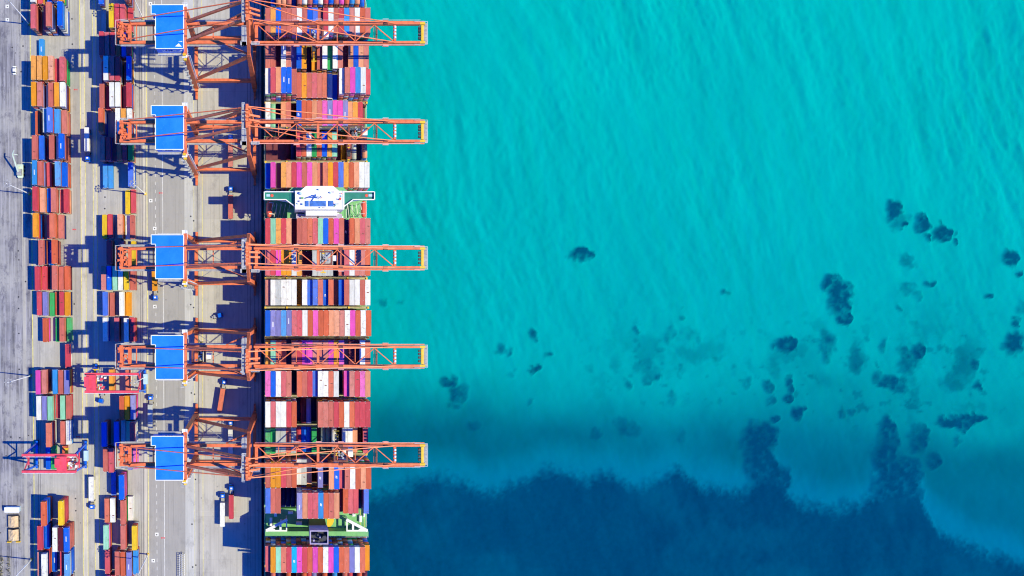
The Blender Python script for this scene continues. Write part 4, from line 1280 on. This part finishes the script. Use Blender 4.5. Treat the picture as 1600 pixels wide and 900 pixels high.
# ------------------------------------------------------------------ rubber-tyred gantry cranes in the yard
def rtg(x0, x1, y0, y1, tx, label):
    cx_, cy_ = (x0 + x1) / 2, (y0 + y1) / 2
    root = empty('yard_gantry_crane', (cx_, cy_, 0))
    tag(root, label, 'gantry crane', 'rose-red gantry cranes in the yard')
    def rp_(mb, name, mat, parent=None):
        mb.v = [(x - cx_, y - cy_, z) for x, y, z in mb.v]
        return mb.build(name, mat, parent or root)
    Z = 21.5
    for y in (y0, y1):
        gd = rp_(MB().box(x0 - .6, x1 + .6, y - .55, y + .55, Z - 1.5, Z), 'girder', M['rtg'])
        rl = MB().rail([(x0, y - .75, Z - .4), (x1, y - .75, Z - .4)], 1.1, .13, 2.0).box(x0, x1, y - .8, y - .56, Z - .6, Z - .45)
        rp_(rl, 'girder_walkway', M['white'])
    for x in (x0, x1):
        for y in (y0, y1):
            yy = y + (1.6 if y == y0 else -1.6) * -1
            rp_(MB().bar((x, yy, 1.9), (x, y, Z - 1.5), .8, 1.0), 'leg', M['cab'])
            for q in (-.9, .9):
                wheel(root, 'wheel', (x - cx_, yy + q - cy_, .75), .75, .7, M['rubber'])
        a = min(y0, y1) - 3.0; c = max(y0, y1) + 3.0
        rp_(MB().box(x - .5, x + .5, a, c, 1.5, 2.5), 'sill_beam', M['cab'])
        cb = MB().bar((x, y0, Z - 1.6), (x, (y0 + y1) / 2, Z - 8), .5).bar((x, y1, Z - 1.6), (x, (y0 + y1) / 2, Z - 8), .5).bar((x, y0, Z - 8), (x, y1, Z - 8), .5)
        rp_(cb, 'end_frame', M['rtg'])
    pw = MB().box(x1 - .2, x1 + 1.8, cy_ - 2.6, cy_ + 2.6, 2.6, 5.2)
    rp_(pw, 'power_pack', M['sky_blue'])
    tr = MB().box(tx - 2.3, tx + 2.3, min(y0, y1) + .4, max(y0, y1) - .2, Z + .1, Z + 1.9).box(tx - 3.0, tx - .6, min(y0, y1) + 2.6, max(y0, y1) - 1.0, Z + 1.9, Z + 2.8)
    tro = rp_(tr, 'trolley', M['rtg'])
    dm = MB()
    for k in range(18):
        x, y = tx + 2.4 + random.uniform(0, 4.2), random.uniform(min(y0, y1) + .6, max(y0, y1) - 1.6)
        dm.box(x - cx_, x + random.uniform(.4, 1.1) - cx_, y - cy_, y + random.uniform(.4, 1.3) - cy_, Z - .9, Z + .1 + random.random() * 1.3, k % 3)
    dm.build('trolley_machinery', [M['rtg'], M['crane_dark'], M['white']], tro)['kind'] = 'stuff'
    rp_(MB().box(tx + 2.6, tx + 4.6, max(y0, y1) - 2.4, max(y0, y1) - .8, Z - 3.6, Z - 1.2), 'operator_cabin', M['white'])
    sp = MB()
    for dx in (-.7, .7):
        sp.box(tx + dx - .15, tx + dx + .15, cy_ - 4.4, cy_ + 4.4, 15, 15.4)
    for q in (-5.9, 5.9):
        sp.box(tx - 1.2, tx + 1.2, cy_ + q - .2, cy_ + q + .2, 14.9, 15.4)
    sp.box(tx - .55, tx + .55, cy_ - 5.8, cy_ + 5.8, 15.05, 15.35)
    rp_(sp, 'spreader', M['yellow'])
    rr = MB()
    for dx in (-.8, .8):
        for dy in (-1.6, 1.6):
            rr.bar((tx + dx, cy_ + dy, 15.4), (tx + dx, cy_ + dy, Z), .08)
    rp_(rr, 'hoist_rope', M['dark'])

rtg(-90.4, -65.4, -42.6, -34.0, -87.4, 'rose-red gantry crane astride the middle yard block')
rtg(-120.9, -95.8, -81.4, -73.4, -101.6, 'rose-red gantry crane astride the roadside block by the haul road')

# ------------------------------------------------------------------ light masts
def mast(px, py, label):
    p = P(px, py)
    root = empty('light_mast', (p.x, p.y, 0))
    tag(root, label, 'light mast', 'tall light masts in the yard')
    MB().cyl((0, 0, 0), (0, 0, .8), .7, n=10).build('base', M['yellow'], root)
    MB().cyl((0, 0, .8), (0, 0, 30), .34, .16, n=10).build('pole', M['white'], root)
    rg = MB()
    for k in range(10):
        t = 2 * math.pi * k / 10
        t2 = 2 * math.pi * (k + 1) / 10
        rg.bar((1.5 * math.cos(t), 1.5 * math.sin(t), 29.4), (1.5 * math.cos(t2), 1.5 * math.sin(t2), 29.4), .14)
        if k % 2 == 0:
            rg.bar((0, 0, 29.4), (1.5 * math.cos(t), 1.5 * math.sin(t), 29.4), .12)
    rg.build('lamp_ring', M['grey'], root)
    for k in range(8):
        t = 2 * math.pi * k / 8
        x, y = 1.7 * math.cos(t), 1.7 * math.sin(t)
        MB().box(x - .28, x + .28, y - .28, y + .28, 28.9, 29.3).build('floodlight', M['grey'], root)

for (px, py, lab) in ((46, 38, 'white light mast at the road edge by the topmost roadside stack'),
                      (46, 303, 'white light mast at the road edge, second from the top'),
                      (48, 587, 'white light mast at the road edge, third from the top'),
                      (49.5, 874, 'white light mast at the road edge, lowest in the picture'),
                      (223.5, 29, 'white light mast beside the apron road at the very top'),
                      (227, 303, 'white light mast beside the apron road between second and third crane'),
                      (228.3, 588, 'white light mast beside the apron road by the middle gantry crane'),
                      (231.5, 866, 'white light mast beside the apron road near the picture bottom')):
    mast(px, py, lab)

# ------------------------------------------------------------------ trucks and vehicles
def trailer_shape(L=12.4):
    fr = MB()
    for dx in (-.5, .5):
        fr.box(dx - .12, dx + .12, -L / 2, L / 2, .95, 1.25)
    for k in range(7):
        y = -L / 2 + .4 + k * (L - .8) / 6
        fr.box(-1.15, 1.15, y - .1, y + .1, 1.0, 1.22)
    return fr
def truck(px, py, rz, label, load=None, load_label=None, flip=False):
    """terminal tractor and skeletal trailer; px, py is the middle of the load"""
    p = P(px, py, 3.9)
    root = empty('terminal_truck', (p.x, p.y, 0), rz + (math.pi if flip else 0))
    tag(root, label, 'truck', 'terminal trucks')
    tl = trailer_shape().build('trailer', M['grey'], root)
    for y in (-5.2, -4.1):
        for x in (-.9, .9):
            wheel(tl, 'wheel', (x, y, .5), .5, .5, M['rubber'])
    ch = MB().box(-.55, .55, 5.3, 10.6, .7, 1.0).box(-.9, .9, 6.2, 7.6, 1.0, 1.3)
    ch.build('chassis', M['grey'], root)
    bx = MB().box(-1.15, 1.15, 9.0, 11.0, .6, 1.7).box(-.75, .75, 7.7, 8.6, 1.0, 2.3, 1)
    bx.build('engine_hood', [M['cab'], M['cream']], root)
    cab = MB()
    v = [(-1.15, 8.4, 1.7), (1.15, 8.4, 1.7), (1.15, 10.9, 1.7), (-1.15, 10.9, 1.7), (-1.0, 8.5, 3.2), (1.0, 8.5, 3.2), (1.0, 10.3, 3.2), (-1.0, 10.3, 3.2)]
    cab.poly(v, [(4, 5, 6, 7), (0, 1, 5, 4), (1, 2, 6, 5), (2, 3, 7, 6), (3, 0, 4, 7)])
    cb = cab.build('cab', M['cab'], root)
    MB().poly([(-.9, 10.83, 1.95), (.9, 10.83, 1.95), (.85, 10.42, 3.05), (-.85, 10.42, 3.05)], [(0, 1, 2, 3)]).build('windscreen', M['glass'], cb)
    MB().box(-.5, .5, 9.0, 9.8, 3.2, 3.3).build('roof_vent', M['white'], cb)
    for y in (6.6, 9.9):
        for x in (-.95, .95):
            wheel(root, 'wheel', (x, y, .5), .5, .44, M['rubber'])
    if load:
        put_container(C40, load, (p.x, p.y, 1.27), load_label, 'containers carried on trucks', rz, 'truck_container')
    return root

truck(135.4, 217.5, .008, 'blue terminal truck driving down the lane beside the second crane', 'W', 'white container on a truck in the lane between yard blocks, beside second crane', True)
truck(142.2, 764, .008, 'blue terminal truck heading down between the yard blocks near the bottom', 'W', 'clean white container on a truck between the yard blocks near the bottom', True)
truck(361.2, 792.5, 0, 'blue terminal truck on the quay, nearer the ship of a pair', 'R', 'rose red container on a quay truck next to a white one')
truck(347.5, 804.5, 0, 'blue terminal truck on the quay, farther from the ship of a pair', 'W', 'white container on a quay truck next to a red one')
truck(360.2, 323, 0, 'terminal truck standing half in ship shadow between second and third crane', 'S', 'faded red-brown container on a truck half in the ship shadow')
truck(345.5, 626, -.16, 'terminal truck turning on the quay between fourth and lowest crane', 'T', 'terracotta container on the slanting truck between two cranes')
truck(360, 242, 0, 'terminal truck parked under the legs of the second crane', 'S', 'faded red-brown container on the truck under the second crane')
truck(360, 690, 0, 'terminal truck parked under the legs of the lowest crane', 'W', 'white container on the truck under the lowest crane')
truck(241, 436, 0.03, 'blue terminal truck coming out under the third crane on the apron road', 'O', 'orange-yellow container on a truck below the flaked blue roof', True)
truck(234.5, 651, 0, 'terminal truck on the apron road in the shadow of the lowest crane', 'G', 'light grey container on a truck in the crane shadow on the apron road')

def tractor(px, py, rz, label):
    p = P(px, py, 2)
    root = empty('tractor_unit', (p.x, p.y, 0), rz)
    tag(root, label, 'tractor', 'tractor units without trailers')
    MB().box(-.55, .55, -3.2, 2.4, .7, 1.0).box(-.9, .9, -2.2, -.8, 1.0, 1.3).build('chassis', M['grey'], root)
    MB().box(-1.15, 1.15, .8, 2.8, .6, 1.7).build('engine_hood', M['cab'], root)
    v = [(-1.15, .2, 1.7), (1.15, .2, 1.7), (1.15, 2.7, 1.7), (-1.15, 2.7, 1.7), (-1.0, .3, 3.2), (1.0, .3, 3.2), (1.0, 2.1, 3.2), (-1.0, 2.1, 3.2)]
    cb = MB().poly(v, [(4, 5, 6, 7), (0, 1, 5, 4), (1, 2, 6, 5), (2, 3, 7, 6), (3, 0, 4, 7)]).build('cab', M['cab'], root)
    MB().poly([(-.9, 2.63, 1.95), (.9, 2.63, 1.95), (.85, 2.22, 3.05), (-.85, 2.22, 3.05)], [(0, 1, 2, 3)]).build('windscreen', M['glass'], cb)
    for y in (-1.8, 1.6):
        for x in (-.95, .95):
            wheel(root, 'wheel', (x, y, .5), .5, .44, M['rubber'])
tractor(340, 493.5, -1.3, 'blue tractor unit without trailer at the edge of the ship shadow')
tractor(158.5, 622, 3.0, 'blue tractor unit without trailer below the middle gantry crane')

# white car on the haul road
p = P(22.2, 109.5, 1)
root = empty('white_car', (p.x, p.y, 0), .01)
tag(root, 'small white car driving on the haul road', 'car')
prof = [(-2.2, .35), (-2.2, .8), (-1.4, .95), (-.9, 1.42), (.7, 1.42), (1.3, 1.0), (2.1, .85), (2.25, .6), (2.25, .35)]
b = MB()
n = len(prof)
vv = []
for sx, ins in ((-1, 0), (1, 0)):
    for (y, z) in prof:
        wdt = .88 if z < 1.1 else .68
        vv.append((sx * wdt, y, z))
b.poly(vv, [(k, (k + 1) % n, n + (k + 1) % n, n + k) for k in range(n)] + [tuple(reversed(range(n))), tuple(range(n, 2 * n))])
body = b.build('body', M['white'], root)
MB().poly([(-.66, .62, 1.44), (.66, .62, 1.44), (.84, 1.4, 1.04), (-.84, 1.4, 1.04)], [(0, 3, 2, 1)]).build('windscreen', M['glass'], body)
MB().poly([(-.66, -.85, 1.44), (.66, -.85, 1.44), (.82, -1.5, 1.0), (-.82, -1.5, 1.0)], [(0, 1, 2, 3)]).build('rear_window', M['glass'], body)
for sx in (-1, 1):
    for y in (-1.35, 1.4):
        MB().cyl((sx * .62, y, .33), (sx * .9, y, .33), .33, n=12).build('wheel', M['rubber'], root)

# pale mobile crane with a raised jib on the haul road
p = P(33.5, 267)
root = empty('mobile_crane', (p.x, p.y, 0))
tag(root, 'pale green mobile crane with long jib on the haul road', 'mobile crane')
MB().box(-1.5, 1.5, -3.2, 3.0, .9, 1.8).prism([(-1.5, -3.2), (1.5, -3.2), (1.0, -4.0), (-1.0, -4.0)], .9, 1.8).build('carrier', M['pale'], root)
MB().box(-1.2, 1.2, -2.8, .4, 1.8, 3.4).build('superstructure', M['grey'], root)
MB().box(-1.3, -.2, .4, 2.0, 1.8, 3.3).build('cab', M['pale'], root)
MB().bar((-.5, -1.0, 3.4), (-1.0, 6.5, 9.5), .7, .8, .5, .55).bar((-1.0, 6.5, 9.5), (.2, 8.2, 10.5), .4).bar((-.9, 6.6, 9.6), (1.6, 6.2, 9.0), .3).build('jib', M['pale'], root)
for x in (-1.5, 1.5):
    for y in (-2.3, 0, 2.0):
        MB().cyl((x - .3, y, .7), (x + .3, y, .7), .7, n=12).build('wheel', M['rubber'], root)

# tipping lorry with sand-coloured tarpaulins at the lower end of the haul road
p = P(20.5, 826, 2)
root = empty('tarpaulin_trailer', (p.x, p.y, 0), 0.02)
tag(root, 'flat trailer with two sand-coloured tarpaulin loads beside the haul road', 'trailer')
for y0, y1 in ((-6.6, -.3), (.3, 6.6)):
    MB().box(-3.0, 3.0, y0, y1, .9, 1.3).build('load_bed', M['dark'], root)
    b = MB()
    nx_, ny_ = 7, 7
    vv = [(-2.6 + 5.2 * i / 6, y0 + .3 + (y1 - y0 - .6) * j / 6, 1.32 + (1.2 + random.uniform(-.25, .25)) * math.sin(math.pi * min(max(i / 6, .08), .92)) * .8) for j in range(7) for i in range(7)]
    b.poly(vv, [(j * 7 + i, j * 7 + i + 1, (j + 1) * 7 + i + 1, (j + 1) * 7 + i) for j in range(6) for i in range(6)])
    b.build('tarpaulin', M['sandload'], root)
for x in (-2.6, 2.6):
    for y in (-5.5, -3.5, 3.5, 5.5):
        MB().cyl((x - .3, y, .48), (x + .3, y, .48), .48, n=12).build('wheel', M['rubber'], root)
MB().box(-3.6, -1.4, -7.4, -6.9, .5, 1.4).box(1.0, 3.2, -7.4, -6.9, .5, 1.4).build('rear_marker', M['yellow'], root)
p = P(19, 796.5, 2)
root = empty('site_cabin', (p.x, p.y, 0), 0)
tag(root, 'low pale blue-white site cabin beside the haul road', 'cabin')
MB().box(-3.6, 3.6, -1.1, 1.3, .1, 2.5).build('wall', M['sky_blue'], root)
MB().poly([(-3.8, -1.3, 2.5), (3.8, -1.3, 2.5), (3.8, 1.5, 2.8), (-3.8, 1.5, 2.8), (-3.8, -1.3, 2.38), (3.8, -1.3, 2.38), (3.8, 1.5, 2.68), (-3.8, 1.5, 2.68)], [(0, 1, 2, 3), (7, 6, 5, 4), (0, 4, 5, 1), (1, 5, 6, 2), (2, 6, 7, 3), (3, 7, 4, 0)]).build('roof', M['white'], root)
MB().box(-1.0, -.2, -1.16, -1.1, .2, 2.1).build('door', M['grey'], root)
MB().box(.8, 2.2, -1.16, -1.1, 1.1, 2.0).build('window', M['glass'], root)

# stacked steel cage rack on the apron road
p = P(284.5, 884, 1)
root = empty('steel_rack', (p.x, p.y, 0))
tag(root, 'long steel lattice rack lying on the apron road near the picture bottom', 'rack')
b = MB()
for x in (-1.2, 0, 1.2):
    b.box(x - .1, x + .1, -6.4, 6.4, 1.9, 2.15).box(x - .1, x + .1, -6.4, 6.4, .1, .35)
b.build('side_rail', M['white'], root)
b = MB()
for k in range(14):
    y = -6.2 + k * .95
    b.box(-1.3, 1.3, y - .1, y + .1, 2.0, 2.2)
    for x in (-1.2, 1.2):
        b.box(x - .08, x + .08, y - .08, y + .08, .35, 1.9)
    b.bar((-1.2, y, .4), (1.2, y + .9, 1.9), .12)
b.build('rack_bar', M['grey'], root)

# gangway from the quay to the ship
root = empty('gangway', (-6.5, 22, 0))
tag(root, 'narrow pale gangway leading from the quay up to the ship', 'gangway')
MB().bar((0, 0, .2), (3.2, 8, 8.6), .9, .2).build('walkway', M['grey'], root)
MB().rail([(-.4, 0, .3), (2.8, 8, 8.7)], 1.0, .08).rail([(.4, 0, .3), (3.6, 8, 8.7)], 1.0, .08).build('railing', M['white'], root)
